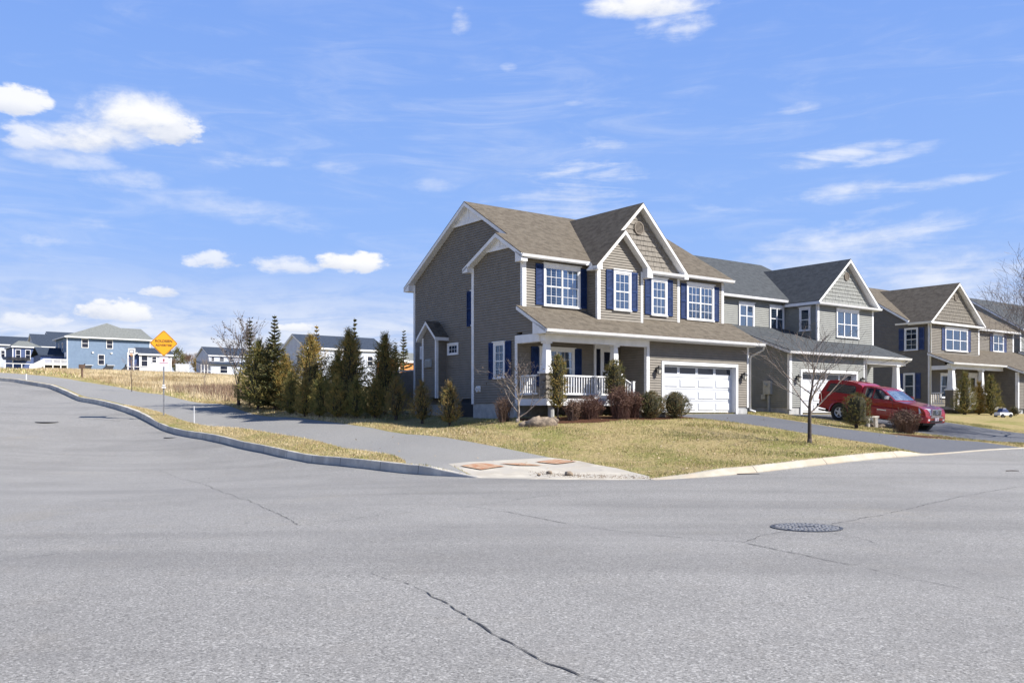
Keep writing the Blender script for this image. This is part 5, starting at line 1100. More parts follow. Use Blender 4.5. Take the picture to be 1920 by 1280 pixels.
# leafless shrubs
def tb(px,by,ty,hw,mt,lb,seed,n=260,nm='bare_shrub',leafy=0,lm=None,b=None,thick=.006):
    p,H,s=place(px,by,ty) if b is None else placeb(px,ty,b); return twig_bush(nm,lb,'shrub',(p.x,p.y,GZ(p.x,p.y)),H,hw*s,seed,mt,n,None,leafy,lm,thick)
tb(1105,779,741,30,'twig_red','low brown leafless hedge shrub under the porch railing',120,260,b=-2.2,leafy=1,lm='twig_red')
tb(1073,777,748,18,'twig_brown','small brown shrub between the boulder and the slim columnar evergreen',121,170,b=-2.3,leafy=1,lm='twig_red')
tb(1163,778,724,26,'twig_red','reddish leafless barberry beside the porch stair rail',122,300,b=-2.6,leafy=1,lm='twig_red')
tb(1188,776,735,18,'twig_red','reddish bush in the shade between the stair rail and garage corner',123,220,leafy=2,lm='twig_red',b=-2.5)
tb(1697,812,768,30,'twig_brown','sprawling leafless bush in front of the pickup front wheel',124,330,thick=.007,leafy=1,lm='twig_brown')
tb(945,770,742,20,'twig_brown','tangle of thin bare twigs against the pale foundation',125,160,b=-.5)
p,H,s=placeb(970,668,-1.3); bare_tree('bare_tree','pale crooked leafless ornamental tree at the left porch corner','tree',tuple(p),H*1.05,.055,131,M['bark_pale'],M['bark_pale'],.8,.14,3,4,.1,first=8,len0=.62,buds=1,wide=1.2)
# street trees
p,H,s=place(1518,830,585); bare_tree('bare_tree','young leafless street tree with a black trunk between lawn and driveway','tree',tuple(p),H*1.0,.062,144,M['bark_dark'],M['bark'],.62,.3,3,4,0,first=10,len0=.62,up=.22,twig_r=.006,wide=1.25)
p,H,s=place(448,760,580); bare_tree('bare_tree','leafless multi-stemmed tree with clinging dry leaves at the left end of the evergreens','tree',tuple(p),H*1.0,.085,151,M['bark_dark'],M['bark'],.55,.2,3,5,-.04,buds=2,first=9,len0=.6,up=.45,twig_r=.009,wide=1.15)
p,H,s=place(247,734,664); bare_tree('bare_tree','tiny leafless sapling beside the path left of the diamond sign','tree',tuple(p),H,.03,160,M['bark_dark'],M['twig_brown'],.6,.35,3,4,first=7,len0=.5)
p,H,s=place(384,731,662); bare_tree('bare_tree','small vase-shaped leafless sapling in the dry field','tree',tuple(p),H,.04,161,M['bark'],M['bark_pale'],.45,.3,3,5,first=8,len0=.7,up=.6)
bare_tree('bare_tree','large leafless tree reaching into the photo from the right edge','tree',(24.0,40,1.2),8.4,.17,173,M['bark'],M['bark'],.75,.3,5,4,0,first=14,len0=.66,up=.28,twig_r=.008)
# far trees beyond the field, behind the sign
for i,(px,by,ty,D,hw,lb) in enumerate([(333,694,655,235,16,'dark rounded far tree right of the cottage roof'),(352,690,657,250,15,'bare brown far tree beside the dark rounded one'),(316,696,668,225,12,'low bare far tree just right of the diamond sign'),(372,692,668,245,12,'bushy far tree left of the distant porch house')]):
    x=(px-960)/F*D; z=GZ(x,D); H=CZ+(HY-ty)/F*D-z
    if i in (0,3): arbor(lb,(x,D,z),H,hw*D/F,200+i,'spruce' if i==0 else 'arb_olive',2600,'ball',.5,'far trees beyond the field','far_tree',trunk=1.5,gaps=.4,base=.05,cat='tree',core=False)
    else: bare_tree('far_tree',lb,'tree',(x,D,z),H,.2,210+i,M['bark'],M['twig_brown'],.6,.2,4,5,first=12,len0=.6,group='far trees beyond the field',twig_r=.02)
for i,(px,ty,D,hw,lb) in enumerate([(757,617,75,17,'sparse blue-green spruce seen over the deck parapet'),(742,640,80,12,'shorter dark spruce behind the densest arborvitae')]):
    x=(px-960)/F*D; z=GZ(x,D); H=CZ+(HY-ty)/F*D-z; spruce(lb,(x,D,z),H,hw*D/F*1.2,230+i,'spruce',None,20,1.0,sc=1.5,dens=1.0)
# ------------------------------------------------------------------ grass as stuff
def blades(name,regionfn,n,h0,h1,w,mts,seed,lean=.35,label=None):
    r=np.random.RandomState(seed); xy=regionfn(r,n); n=len(xy); z=T(xy)+OFF(xy)
    an=r.uniform(0,6.2832,n); h=r.uniform(h0,h1,n); ww=w*r.uniform(.6,1.4,n); ln=r.uniform(0,lean,n)*h; la=r.uniform(0,6.2832,n)
    v=np.empty((n,3,3)); v[:,0,0]=xy[:,0]-np.cos(an)*ww; v[:,0,1]=xy[:,1]-np.sin(an)*ww; v[:,0,2]=z-.01
    v[:,1,0]=xy[:,0]+np.cos(an)*ww; v[:,1,1]=xy[:,1]+np.sin(an)*ww; v[:,1,2]=z-.01
    v[:,2,0]=xy[:,0]+np.cos(la)*ln; v[:,2,1]=xy[:,1]+np.sin(la)*ln; v[:,2,2]=z+h
    me=bpy.data.meshes.new(name); me.vertices.add(n*3); me.vertices.foreach_set('co',v.ravel()); me.loops.add(n*3); me.loops.foreach_set('vertex_index',np.arange(n*3)); me.polygons.add(n); me.polygons.foreach_set('loop_start',np.arange(n)*3); me.polygons.foreach_set('loop_total',np.full(n,3))
    for m in mts: me.materials.append(m)
    me.polygons.foreach_set('material_index',r.randint(0,len(mts),n)); me.update(); me.validate()
    o=bpy.data.objects.new(name,me); COL.objects.link(o); return tag(o,label,'grass',kind='stuff')
polyG=[rg for k,rg in regs]
def onlawn(xy):
    m=np.ones(len(xy),bool)
    for rg in polyG: m&=~inpoly(xy,rg)
    return m
def nearlawn(r,n):
    a=r.uniform(-9,24,n*2); b=r.uniform(-12.3,5,n*2); xy=np.stack([.4+.8*a-.6*b,35+.6*a+.8*b],1); k=onlawn(xy)&~((a>-.1)&(a<11.5)&(b>-1.1))&~((a>16.5)&(b>.3)); return xy[k][:n]
def clumpy(f,s,th):
    def g_(r,n):
        xy=f(r,n*3); c=r.uniform(-30,60,(400,2)); c[:,0]-=12
        q=np.sin(xy[:,0]*s+np.sin(xy[:,1]*s*.7)*2)+np.sin(xy[:,1]*s*1.3+xy[:,0]*s*.4)+r.uniform(-1,1,len(xy))
        return xy[q>th][:n]
    return g_
blades('lawn_grass',nearlawn,90000,.02,.06,.006,[M['blade_dry'],M['blade_dry'],M['blade_green']],1,.9,'short dry spring lawn grass in front of the houses')
blades('lawn_grass',clumpy(nearlawn,1.7,.7),50000,.03,.085,.007,[M['blade_green'],M['blade_green'],M['blade_dry']],2,.8,'greener tufts scattered through the lawn')
def strip(r,n):
    a=r.uniform(-8.3,-3,n*3); b=r.uniform(-7,24,n*3); xy=np.stack([.4+.8*a-.6*b,35+.6*a+.8*b],1); return xy[onlawn(xy)][:n]
blades('verge_grass',strip,30000,.03,.09,.007,[M['blade_dry'],M['blade_dry'],M['straw']],3,.8,'dry strip of grass between the granite kerb and the path')
def field(r,n):
    a=r.uniform(-4.2,34,n*4); b=r.uniform(13,95,n*4)
    xy=np.stack([.4+.8*a-.6*b,35+.6*a+.8*b],1); u=xy[:,0]/xy[:,1]
    k=onlawn(xy)&(a>-3.5+.35*np.sin(b*.9)+.2*np.sin(b*2.3))&(u<-.24)&(u>-.56)&((b<60)|(r.uniform(0,1,len(a))<.6))&(xy[:,1]<105)
    return xy[k][:n]
blades('field_grass',field,120000,.12,.4,.012,[M['straw'],M['straw'],M['straw'],M['blade_dry']],4,.5,'tall dry straw coloured grass filling the field beyond the path')
def field2(r,n):
    a=r.uniform(-4.6,6,n*4); b=r.uniform(6,52,n*4); xy=np.stack([.4+.8*a-.6*b,35+.6*a+.8*b],1)
    k=onlawn(xy)&~((a>-.2)&(b<12)); return xy[k][:n]
blades('field_grass',field2,50000,.04,.16,.01,[M['straw'],M['blade_dry'],M['blade_green']],5,.8,'short dry grass under the evergreen row and along the path edge')
def farstrip(r,n):
    x=r.uniform(-85,-20,n*3); y=r.uniform(74,150,n*3); xy=np.stack([x,y],1); return xy[onlawn(xy)][:n]
blades('far_grass',farstrip,60000,.05,.3,.03,[M['straw'],M['blade_dry'],M['blade_green']],6,.6,'pale grass slope before the far left houses')
def twigs(r,n):
    a=r.uniform(-4,1,n*2); b=r.uniform(12,34,n*2); xy=np.stack([.4+.8*a-.6*b,35+.6*a+.8*b],1); return xy[onlawn(xy)&(a>-3.2)][:n]
blades('field_brush',twigs,9000,.2,.7,.01,[M['twig_red'],M['twig_brown']],7,.5,'reddish brown brush at the foot of the leftmost evergreens')
# ------------------------------------------------------------------ sign
def textmesh(s,size,name,mt,parent,loc,rot):
    cu=bpy.data.curves.new(name,'FONT'); cu.body=s; cu.size=size; cu.align_x='CENTER'; cu.align_y='CENTER'; cu.extrude=.001; cu.offset=size*.02
    o=bpy.data.objects.new(name,cu); COL.objects.link(o); dg=bpy.context.evaluated_depsgraph_get(); me=bpy.data.meshes.new_from_object(o.evaluated_get(dg)); bpy.data.objects.remove(o)
    q=bpy.data.objects.new(name,me); COL.objects.link(q); me.materials.clear(); me.materials.append(mt); q.parent=parent; q.location=loc; q.rotation_euler=rot; return q
M['sign_orange']=mat('sign_orange',(.85,.36,.012),None,rough=.4); M['sign_black']=mat('sign_black',(.02,.016,.012),None,rough=.5); M['sign_pink']=mat('faded_pink_sheet',(.72,.62,.72),(.66,.56,.66),6,.6); M['sign_ink']=mat('faded_red_ink',(.3,.05,.03),None,rough=.6)
p=at(307,778); s=mpx(p)
S=thing('road_sign','orange diamond warning sign with two lines of dark lettering on a thin steel post','road sign',tuple(p),.42)
zc=CZ+(HY-643.5)/F*p.y-p.z; hd=25*s
mb=MB(); mb.box(-.03,.03,-.02,.02,-.3,zc+.3); 
for k in range(24): mb.box(-.012,.012,-.022,-.0205,.4+k*.12,.425+k*.12)
mb.build('post',M['galv'],S)
def dia(mb,h,y0,y1,rr=.1):
    pts=[(0,-h),(h,0),(0,h),(-h,0)]; out=[]
    for i in range(4):
        a=Vector(pts[i]);b=Vector(pts[i-1]);c=Vector(pts[(i+1)%4]); out+=[a.lerp(b,rr),a.lerp(b,rr*.35)+(-a)*.02,a.lerp(c,rr*.35)+(-a)*.02,a.lerp(c,rr)]
    mb.prism([(q.x,y0,q.y+zc) for q in out],[(q.x,y1,q.y+zc) for q in out])
mb=MB(); dia(mb,hd,-.028,-.023); mb.build('sign_rim',M['sign_orange'],S)
mb=MB(); dia(mb,hd*.965,-.0295,-.0281); mb.build('sign_border',M['sign_black'],S)
mb=MB(); dia(mb,hd*.92,-.031,-.0296); pl=mb.build('sign_plate',M['sign_orange'],S)
R90=(math.pi/2,0,0)
textmesh('ROLDSIEN',.17,'lettering',M['sign_black'],pl,(0,-.034,zc+.1),R90); textmesh('ADVERTISE',.15,'lettering',M['sign_black'],pl,(0,-.034,zc-.1),R90)
mb=MB(); z0=zc-hd-.48; mb.box(-.2,.2,-.026,-.0205,z0,z0+.46); q=mb.build('lower_plate',M['sign_pink'],S)
mb=MB(); mb.box(-.035,.035,-.0285,-.0262,z0+.27,z0+.37); mb.box(-.018,.018,-.0285,-.0262,z0+.22,z0+.27); mb.box(-.19,.19,-.0285,-.0262,z0+.16,z0+.18); mb.build('plate_mark',M['sign_ink'],q)
mb=MB(); mb.tube((-.06,-.05,1.42),(.06,-.05,1.42),.05,.05,8); mb.box(-.1,.1,-.07,-.03,1.3,1.36); mb.build('cable_clamp',M['trim'],S)
# white stake and small posts
p=at(364,793); mb=MB(); mb.prism([(-.02,-.02,-.1),(.02,-.02,-.1),(.02,.02,-.1),(-.02,.02,-.1)],[(-.018,-.012,.78),(.018,-.012,.78),(.018,.012,.78),(-.018,.012,.78)]); o=mb.build('marker_stake',M['trim']); o.location=p; tag(o,'thin white marker stake in the grass verge right of the diamond sign','stake')
p=at(49,712); mb=MB(); mb.box(-.03,.03,-.03,.03,-.1,.4); mb.box(-.04,.04,-.04,.04,.4,.43); o=mb.build('marker_stake',M['trim']); o.location=p; tag(o,'pale stake where the kerb disappears at the far left crest','stake')
p=at(154,709); mb=MB(); mb.box(-.06,.06,-.05,.05,-.1,1.1); mb.box(-.25,.25,-.07,-.05,.8,1.1); o=mb.build('field_post',M['twig_brown']); o.location=p; tag(o,'short brown post with a board in the grass before the blue house','post')
# basketball hoop at the blue house
D=138; x=(247-960)/F*D; z=GZ(x,D); t=thing('basketball_hoop','white basketball backboard on a post at the right end of the blue house','basketball hoop',(x,D,z),.3)
zt=CZ+(HY-659)/F*D-z; mb=MB(); mb.box(-.06,.06,.1,.22,-.2,zt); mb.box(-.3,.3,.0,.6,-.1,.15); mb.build('pole',M['galv'],t)
mb=MB(); mb.box(-.5,.5,-.03,.03,zt-.5,zt+.5); bb=mb.build('backboard',M['trim'],t)
mb=MB(); 
for q in ((-.3,-.25,-.2,.25),(.25,.3,-.2,.25),(-.3,.3,.2,.25),(-.3,.3,-.25,-.2)): mb.box(q[0],q[1],-.045,-.03,zt+q[2],zt+q[3])
mb.build('target_square',M['navy'],bb)
mb=MB()
for k in range(14):
    a0=2*math.pi*k/14;a1=2*math.pi*(k+1)/14; mb.tube((.23*math.cos(a0),-.3+.23*math.sin(a0),zt-.3),(.23*math.cos(a1),-.3+.23*math.sin(a1),zt-.3),.012,.012,5)
    mb.tube((.23*math.cos(a0),-.3+.23*math.sin(a0),zt-.3),(.13*math.cos(a0+.3),-.3+.13*math.sin(a0+.3),zt-.7),.006,.006,3)
mb.build('hoop',M['sign_orange'],t)
# play slides before the blue house (dark covers with pale tops)
for i,(px,lb) in enumerate([(160,'left dark covered grill on the grass before the blue house'),(201,'middle dark covered grill before the blue house'),(237,'right dark sloping cover at the end of the blue house')]):
    D=148; x=(px-960)/F*D; z=GZ(x,D); t=thing('covered_grill',lb,'grill',(x,D,z),.6,'dark covered shapes before the blue house')
    mb=MB(); mb.prism([(-1.0,-.5,.45),(.7,-.5,.5),(.7,.5,.5),(-1.0,.5,.45)],[(-.2,-.4,1.2),(.95,-.4,1.3),(.95,.4,1.3),(-.2,.4,1.2)]); mb.prism([(-.25,-.3,1.15),(.0,-.3,1.2),(.0,.3,1.2),(-.25,.3,1.15)],[(-.15,-.2,1.6),(.0,-.2,1.55),(.0,.2,1.55),(-.15,.2,1.6)]); mb.build('cover',M['black'],t,bevel=.05)
    mb=MB(); mb.box(-.1,1.1,-.45,.45,1.3,1.38); mb.build('top_shelf',M['trim'],t)
    mb=MB(); 
    for x0 in (-.7,.5): mb.box(x0-.05,x0+.05,-.35,-.25,-.2,.6); mb.box(x0-.05,x0+.05,.25,.35,-.2,.6)
    mb.build('leg',M['galv'],t)
# white trailer and road beyond the field
D=150; x=(342-960)/F*D; z=GZ(x,D); t=thing('utility_trailer','small white box trailer on the far side of the dry field','trailer',(x,D,z),.2)
mb=MB(); mb.box(-.95,.95,-.7,.7,.45,1.9); mb.build('box_body',M['trim'],t,bevel=.04)
for sx in (-.4,.5):
    mb=MB(); mb.lathe((sx,-.72,.3),[(.02,-.06),(.3,-.06),(.3,.06),(.02,.06)],16,'y'); mb.build('wheel',M['black'],t)
mb=MB(); mb.box(.95,2.2,-.05,.05,.4,.5); mb.build('tow_bar',M['galv'],t)
# distant light road strip past the field
pts=[(318,692),(345,691),(400,688),(440,690)]; 
mb=MB(); L_=[]
for px in range(312,480,8):
    D=170-(px-312)*.05; x=(px-960)/F*D; L_.append((x,D,GZ(x,D)+.06))
for i in range(len(L_)-1):
    a,b=L_[i],L_[i+1]; a2=(a[0],a[1]+9); b2=(b[0],b[1]+9); mb.poly([a,b,(b2[0],b2[1],GZ(*b2)+.06),(a2[0],a2[1],GZ(*a2)+.06)])
tag(mb.build('far_road',M['ramp']),kind='structure')
# ------------------------------------------------------------------ boulders and debris
def rock(mb,c,sx,sy,sz,seed):
    r=random.Random(seed); i0=len(mb.v); n=12;m_=7; ring=[]
    for j in range(m_+1):
        th=math.pi*j/m_
        for k in range(n):
            ph=2*math.pi*k/n; q=1+.14*math.sin(3*ph+seed)+.1*math.sin(5*th+2*ph+seed*1.7)+r.uniform(-.07,.07)
            mb.v.append((c[0]+sx*q*math.sin(th)*math.cos(ph),c[1]+sy*q*math.sin(th)*math.sin(ph),c[2]+sz*q*math.cos(th)))
    for j in range(m_):
        for k in range(n):
            l=(k+1)%n; mb.f.append((i0+j*n+k,i0+j*n+l,i0+(j+1)*n+l,i0+(j+1)*n+k)); mb.mi.append(0); mb.uv+=[(0,0)]*4
rr=random.Random(8)
for i,(px,py,w,h,lb) in enumerate([(1012,779,30,13,'large tan boulder at the left porch corner'),(985,779,13,8,'smaller stone at the left end of the large tan boulder'),(1038,779,11,7,'small stone between the large boulder and the columnar evergreen')]):
    p,_,s=placeb(px,py-h,-2.3-.2*(i==0)); mb=MB(); rock(mb,(0,0,h*s*.2),w*s,w*s*.7,h*s*1.0,40+i); o=mb.build('boulder',M['rock'],smooth=True); o.location=p; tag(o,lb,'boulder','landscape boulders at the porch')
for i,(px,py,w,lb) in enumerate([(1030,888,6,'pale stone lump on the concrete ramp, left of the darker one'),(1066,891,8,'dark lump of broken asphalt lying on the ramp edge'),(1010,891,4,'small grey stone left of the rubble on the ramp')]):
    p=at(px,py); s=mpx(p); mb=MB(); rock(mb,(0,0,w*s*.35),w*s,w*s*.8,w*s*.6,50+i); o=mb.build('stone',M['rock'],smooth=True); o.location=p; tag(o,lb,'stone')
mb=MB()
for k in range(700):
    t=rr.random(); px=1000+230*t+rr.gauss(0,6); py=890+5*t+rr.gauss(0,1.2)
    q=(px-960)/F
    p=Vector((0,0,0)); yb_=F*(CZ-.06)/(py-HY); x=q*yb_; z=GZ(x,yb_) if not inpoly(np.array([(x,yb_)]),road)[0] else float(T([(x,yb_)])[0])
    rock_s=rr.uniform(.004,.015); s0=rock_s
    mb.prism([(x-s0,yb_-s0,z),(x+s0*rr.uniform(.5,1),yb_-s0,z),(x+s0,yb_+s0,z),(x-s0,yb_+s0*rr.uniform(.5,1),z)],[(x-s0*.5,yb_-s0*.4,z+s0),(x+s0*.6,yb_-s0*.5,z+s0*.8),(x+s0*.4,yb_+s0*.6,z+s0),(x-s0*.5,yb_+s0*.3,z+s0*.7)])
tag(mb.build('rubble',M['rock']),'crumbled asphalt and grit strewn along the ramp edge','rubble',kind='stuff')
mb=MB()
for k in range(2600):   # dead leaves and grit on lawn, verge and along the kerb
    a=rr.uniform(-8.3,16); b=rr.uniform(-12.2,2); x,y_=W(a,b)
    z=GZ(x,y_)+.03; s0=rr.uniform(.02,.055); u=Vector((rr.uniform(-1,1),rr.uniform(-1,1),rr.uniform(-.3,.5))).normalized()*s0; v=u.cross(Vector((rr.uniform(-.4,.4),rr.uniform(-.4,.4),1))).normalized()*s0*.6; c=Vector((x,y_,z))
    if inpoly(np.array([(x,y_)]),road)[0] or (a>0 and b>-.9): continue
    if not onlawn(np.array([(x,y_)]))[0] and rr.random()<.95: continue
    mb.poly([c-u,c-v,c+u,c+v])
tag(mb.build('leaf_litter',M['litter']),'pale dead leaves scattered over the lawn','leaf litter',kind='stuff')
for i,(px,py,L,an,lb) in enumerate([(1397,889,.75,.15,'thin dark stick lying on the road below the cream kerb'),(1898,883,.35,.1,'short dark stick on the road near the right edge')]):
    p=hit(px,py,True); mb=MB(); mb.tube((-L/2,0,.012),(0,.03,.014),.011,.013,6); mb.tube((0,.03,.014),(L/2,-.01,.012),.013,.008,6); o=mb.build('stick',M['bark_dark']); o.location=p; o.rotation_euler=(0,0,an); tag(o,lb,'stick')
# little bench-like frame between the bushes before the truck
p=at(1640,800); s=mpx(p); t=thing('landscape_rock_edge','low pale stone step between the dark boxwood and the sprawling bush','stone',tuple(p),.4)
mb=MB(); rock(mb,(-.15,0,.05),.45,.12,.1,71); rock(mb,(.35,-.15,.03),.5,.13,.09,72); mb.build('stones',M['rock'],t,smooth=True)
p=at(1642,801); mb=MB(); mb.box(-.07,.07,-.07,.07,-.1,.42); mb.box(-.42,.12,-.08,.08,.42,.5); mb.box(-.42,-.34,-.06,.06,-.1,.42); o=mb.build('garden_bench',M['kerb']); o.location=p; o.rotation_euler=(0,0,.3); tag(o,'small weathered garden bench between the dark boxwood and the sprawling bush','bench')
# ride-on toy car by the brown house
p=at(1881,782); s=mpx(p); t=thing('ride_on_toy_car','small white and blue ride-on toy car on the grass by the brown house','toy car',tuple(p),.35); t.scale=(.8,.8,.8)
mb=MB(); mb.prism([(-.65,-.3,.12),(.65,-.3,.12),(.65,.3,.12),(-.65,.3,.12)],[(-.6,-.28,.36),(.62,-.28,.34),(.62,.28,.34),(-.6,.28,.36)]); mb.build('body',M['trim'],t,bevel=.05)
mb=MB(); mb.prism([(-.38,-.25,.36),(.35,-.25,.36),(.35,.25,.36),(-.38,.25,.36)],[(-.25,-.2,.66),(.08,-.2,.66),(.08,.2,.66),(-.25,.2,.66)]); mb.build('windscreen',M['blue_sh'],t,bevel=.03)
for sx in (-.4,.4):
    for sy in (-.3,.3): mb=MB(); mb.lathe((sx,sy,.13),[(.01,-.05),(.13,-.05),(.13,.05),(.01,.05)],14,'y'); mb.build('wheel',M['black'],t)
# ------------------------------------------------------------------ red pickup truck with cap
M['red']=mat('dark_red_paint',(.3,.004,.013),None,rough=.35,spec=.4,coat=.6); M['tyre']=mat('tyre_rubber',(.018,.018,.018),(.03,.03,.03),20,.85); M['chrome']=mat('chrome',(.6,.61,.64),None,rough=.25,metal=.5); M['alloy']=mat('alloy_wheel',(.62,.63,.65),None,rough=.35,metal=.15)
M['car_glass']=mat('car_glass',(.012,.02,.03),None,rough=.04,spec=.9,coat=1.0); M['head']=mat('headlamp_lens',(.75,.77,.8),(.5,.52,.55),14,.08,coat=1.0); M['tail']=mat('tail_lamp_red',(.4,.01,.01),None,rough=.2,coat=1.0); M['plate']=mat('licence_plate',(.7,.66,.68),(.6,.4,.42),18,.5); M['plastic']=mat('black_plastic',(.03,.03,.032),None,rough=.6); M['amber']=mat('amber_lens',(.8,.3,.03),None,rough=.2)
ab_r=(17.5,-1.15); ab_f=(17.5,-6.35)
xr,yr=W(*ab_r); xf,yf=W(*ab_f); fx=W(17.5,-2.35); ff=W(17.5,-5.55)
zr=GZ(*fx); zf_=GZ(*ff); pitch=math.atan2(zr-zf_,3.2)
TK=thing('pickup_truck','dark red pickup truck with a matching bed cap, parked nose-down on the driveway','pickup truck',(fx[0],fx[1],zr+.0),0)
TK.rotation_mode='XYZ'
hd=math.atan2(ff[1]-fx[1],ff[0]-fx[0]); TK.rotation_euler=(0,pitch,hd)
# local frame: x forward from the rear axle, y left, z up
HWD=.91
def sec(x):  # half width of the body along x
    if x>3.6: return HWD-.12*((x-3.6)/.55)**2.2
    if x<-.9: return HWD-.05*((-.9-x)/.25)**2
    return HWD
def arch(cx,r,n=10): return [(cx+r*math.cos(math.pi*(1-k/n)),.36+r*math.sin(math.pi*(1-k/n))) for k in range(n+1)]
def body_outline():
    o=[(-1.14,.55),(-1.1,.48),(-.52,.42)]+arch(0,.47)+[(.55,.36),(1.6,.34),(2.65,.36)]+arch(3.2,.47)+[(3.72,.42),(4.02,.4),(4.12,.48),(4.15,.66),(4.12,.82),(4.02,.98),(3.8,1.07),(3.3,1.13),(2.72,1.19),(2.4,1.2),(1.0,1.18),(0,1.17),(-1.1,1.16),(-1.13,.9)]
    return o
def side_body(mb,out,y_fn):
    n=len(out); tri=tessellate_polygon([[Vector((p[0],p[1],0)) for p in out]])
    for s in (-1,1):
        i0=len(mb.v); mb.v+=[(p[0],s*y_fn(p[0],p[1]),p[1]) for p in out]
        for t in tri: mb.f.append(tuple(i0+k for k in t)); mb.mi.append(0); mb.uv+=[(0,0)]*3
    i0=len(mb.v)-2*n
    for k in range(n): j=(k+1)%n; mb.f.append((i0+k,i0+j,i0+n+j,i0+n+k)); mb.mi.append(0); mb.uv+=[(0,0)]*4
def yb(x,z):
    w=sec(x)
    if z>1.0: w-=.05*(z-1.0)/.2+.0
    if z<.5: w-=.03
    return w
mb=MB(); out=body_outline()
# densify so the curvature reads
dn=[]
for i in range(len(out)):
    p,q=out[i],out[(i+1)%len(out)]; k=max(1,int(math.hypot(q[0]-p[0],q[1]-p[1])/.22)); dn+=[(p[0]+(q[0]-p[0])*t/k,p[1]+(q[1]-p[1])*t/k) for t in range(k)]
side_body(mb,dn,yb); body=mb.build('body',M['red'],TK,bevel=.022)
# flares
for cx in (0,3.2):
    for s in (-1,1):
        mb=MB(); A=arch(cx,.47,14); B=arch(cx,.55,14)
        for k in range(14):
            y0=s*(HWD-.01);y1=s*(HWD+.045)
            mb.prism([(A[k][0],y0,A[k][1]),(A[k+1][0],y0,A[k+1][1]),(B[k+1][0],y0,B[k+1][1]),(B[k][0],y0,B[k][1])],[(A[k][0],y1,A[k][1]),(A[k+1][0],y1,A[k+1][1]),(B[k+1][0],s*(HWD+.015),B[k+1][1]),(B[k][0],s*(HWD+.015),B[k][1])])
        mb.build('wheel_flare',M['red'],body,smooth=True)
        mb=MB(); mb.lathe((cx,s*.72,.37),[(.02,-.16),(.44,-.16),(.44,.16),(.02,.16)],20,'y'); mb.build('wheel_well',M['plastic'],body)
# greenhouse shells: cab and cap
def shell(mb,pts_bot,pts_top,wb,wt):
    pass
def house_prof(mb,prof,wb,wt,z0,z1,front=0.0):
    """side profile extruded with the top leaning in"""
    n=len(prof); f=lambda z: wb+(wt-wb)*max(0,min(1,(z-z0)/(z1-z0)))**1.3
    side_body(mb,prof,lambda x,z:f(z))
mb=MB(); cab=[(1.02,1.14),(2.78,1.14),(2.62,1.24),(2.1,1.56),(1.9,1.645),(1.6,1.69),(1.2,1.705),(1.02,1.69)]; house_prof(mb,cab,.865,.68,1.14,1.7); mb.build('cab',M['red'],TK,bevel=.03)
mb=MB(); cap=[(-1.1,1.14),(1.0,1.14),(1.0,1.64),(.9,1.72),(.7,1.775),(.3,1.81),(-.3,1.82),(-.72,1.80),(-.84,1.75),(-1.09,1.2)]; house_prof(mb,cap,.875,.72,1.14,1.82); cp_=mb.build('bed_cap',M['red'],TK,bevel=.03)
mb=MB(); mb.box(-.6,.5,-.55,-.5,1.81,1.835); mb.box(-.6,.5,.5,.55,1.81,1.835); mb.build('roof_rib',M['red'],cp_)
def wpos(x,z,wb,wt,z0,z1,s,o=.006): return (x,s*(wb+(wt-wb)*max(0,min(1,(z-z0)/(z1-z0)))**1.3+o),z)
def sidewin(nm,pts,prm,par,mt='car_glass',o=.006):
    for s in (-1,1):
        mb=MB(); c=(sum(p[0] for p in pts)/len(pts),sum(p[1] for p in pts)/len(pts))
        mb.prism([wpos(x,z,*prm,s,-.01) for x,z in pts],[wpos(x,z,*prm,s,o) for x,z in pts]); mb.build(nm,M[mt],par)
PC=(.865,.68,1.14,1.7); PK=(.875,.72,1.14,1.82)
cab_o=bpy.data.objects['cab']
sidewin('side_window',[(1.62,1.2),(2.34,1.2),(2.32,1.32),(2.02,1.53),(1.84,1.6),(1.62,1.63)],PC,cab_o)
sidewin('side_window',[(2.38,1.2),(2.6,1.2),(2.4,1.33)],PC,cab_o)
sidewin('side_window',[(1.18,1.22),(1.54,1.2),(1.54,1.62),(1.18,1.62)],PC,cab_o)
sidewin('side_window',[(-.78,1.3),(-.15,1.28),(-.15,1.63),(-.66,1.63)],PK,cp_)
sidewin('side_window',[(-.13,1.28),(.62,1.28),(.66,1.34),(.64,1.56),(.56,1.62),(-.13,1.63)],PK,cp_)
sidewin('window_seal',[(-.82,1.27),(.66,1.25),(.7,1.34),(.68,1.58),(.58,1.65),(-.68,1.66)],PK,cp_,'plastic',.003)
# windscreen and rear glass
def glasspanel(nm,x0,z0,w0,x1,z1,w1,par,nx,nz,o=.012):
    mb=MB(); A=[(x0,-w0,z0),(x0,w0,z0),(x1,w1,z1),(x1,-w1,z1)]; d=Vector((nx,0,nz)).normalized()*o; B=[tuple(Vector(p)+d) for p in A]; mb.prism(A,B); return mb.build(nm,M['screen'] if nm=='windscreen' else M['car_glass'],par)
M['screen']=mat('sunlit_windscreen',(.1,.13,.15),(.2,.24,.27),2.5,.03,spec=1.0,coat=1.0)
glasspanel('windscreen',2.66,1.215,.76,2.08,1.57,.64,cab_o,.53,.85,.016)
glasspanel('rear_glass',-1.06,1.25,.7,-.87,1.7,.62,cp_,-.93,.37,.012)
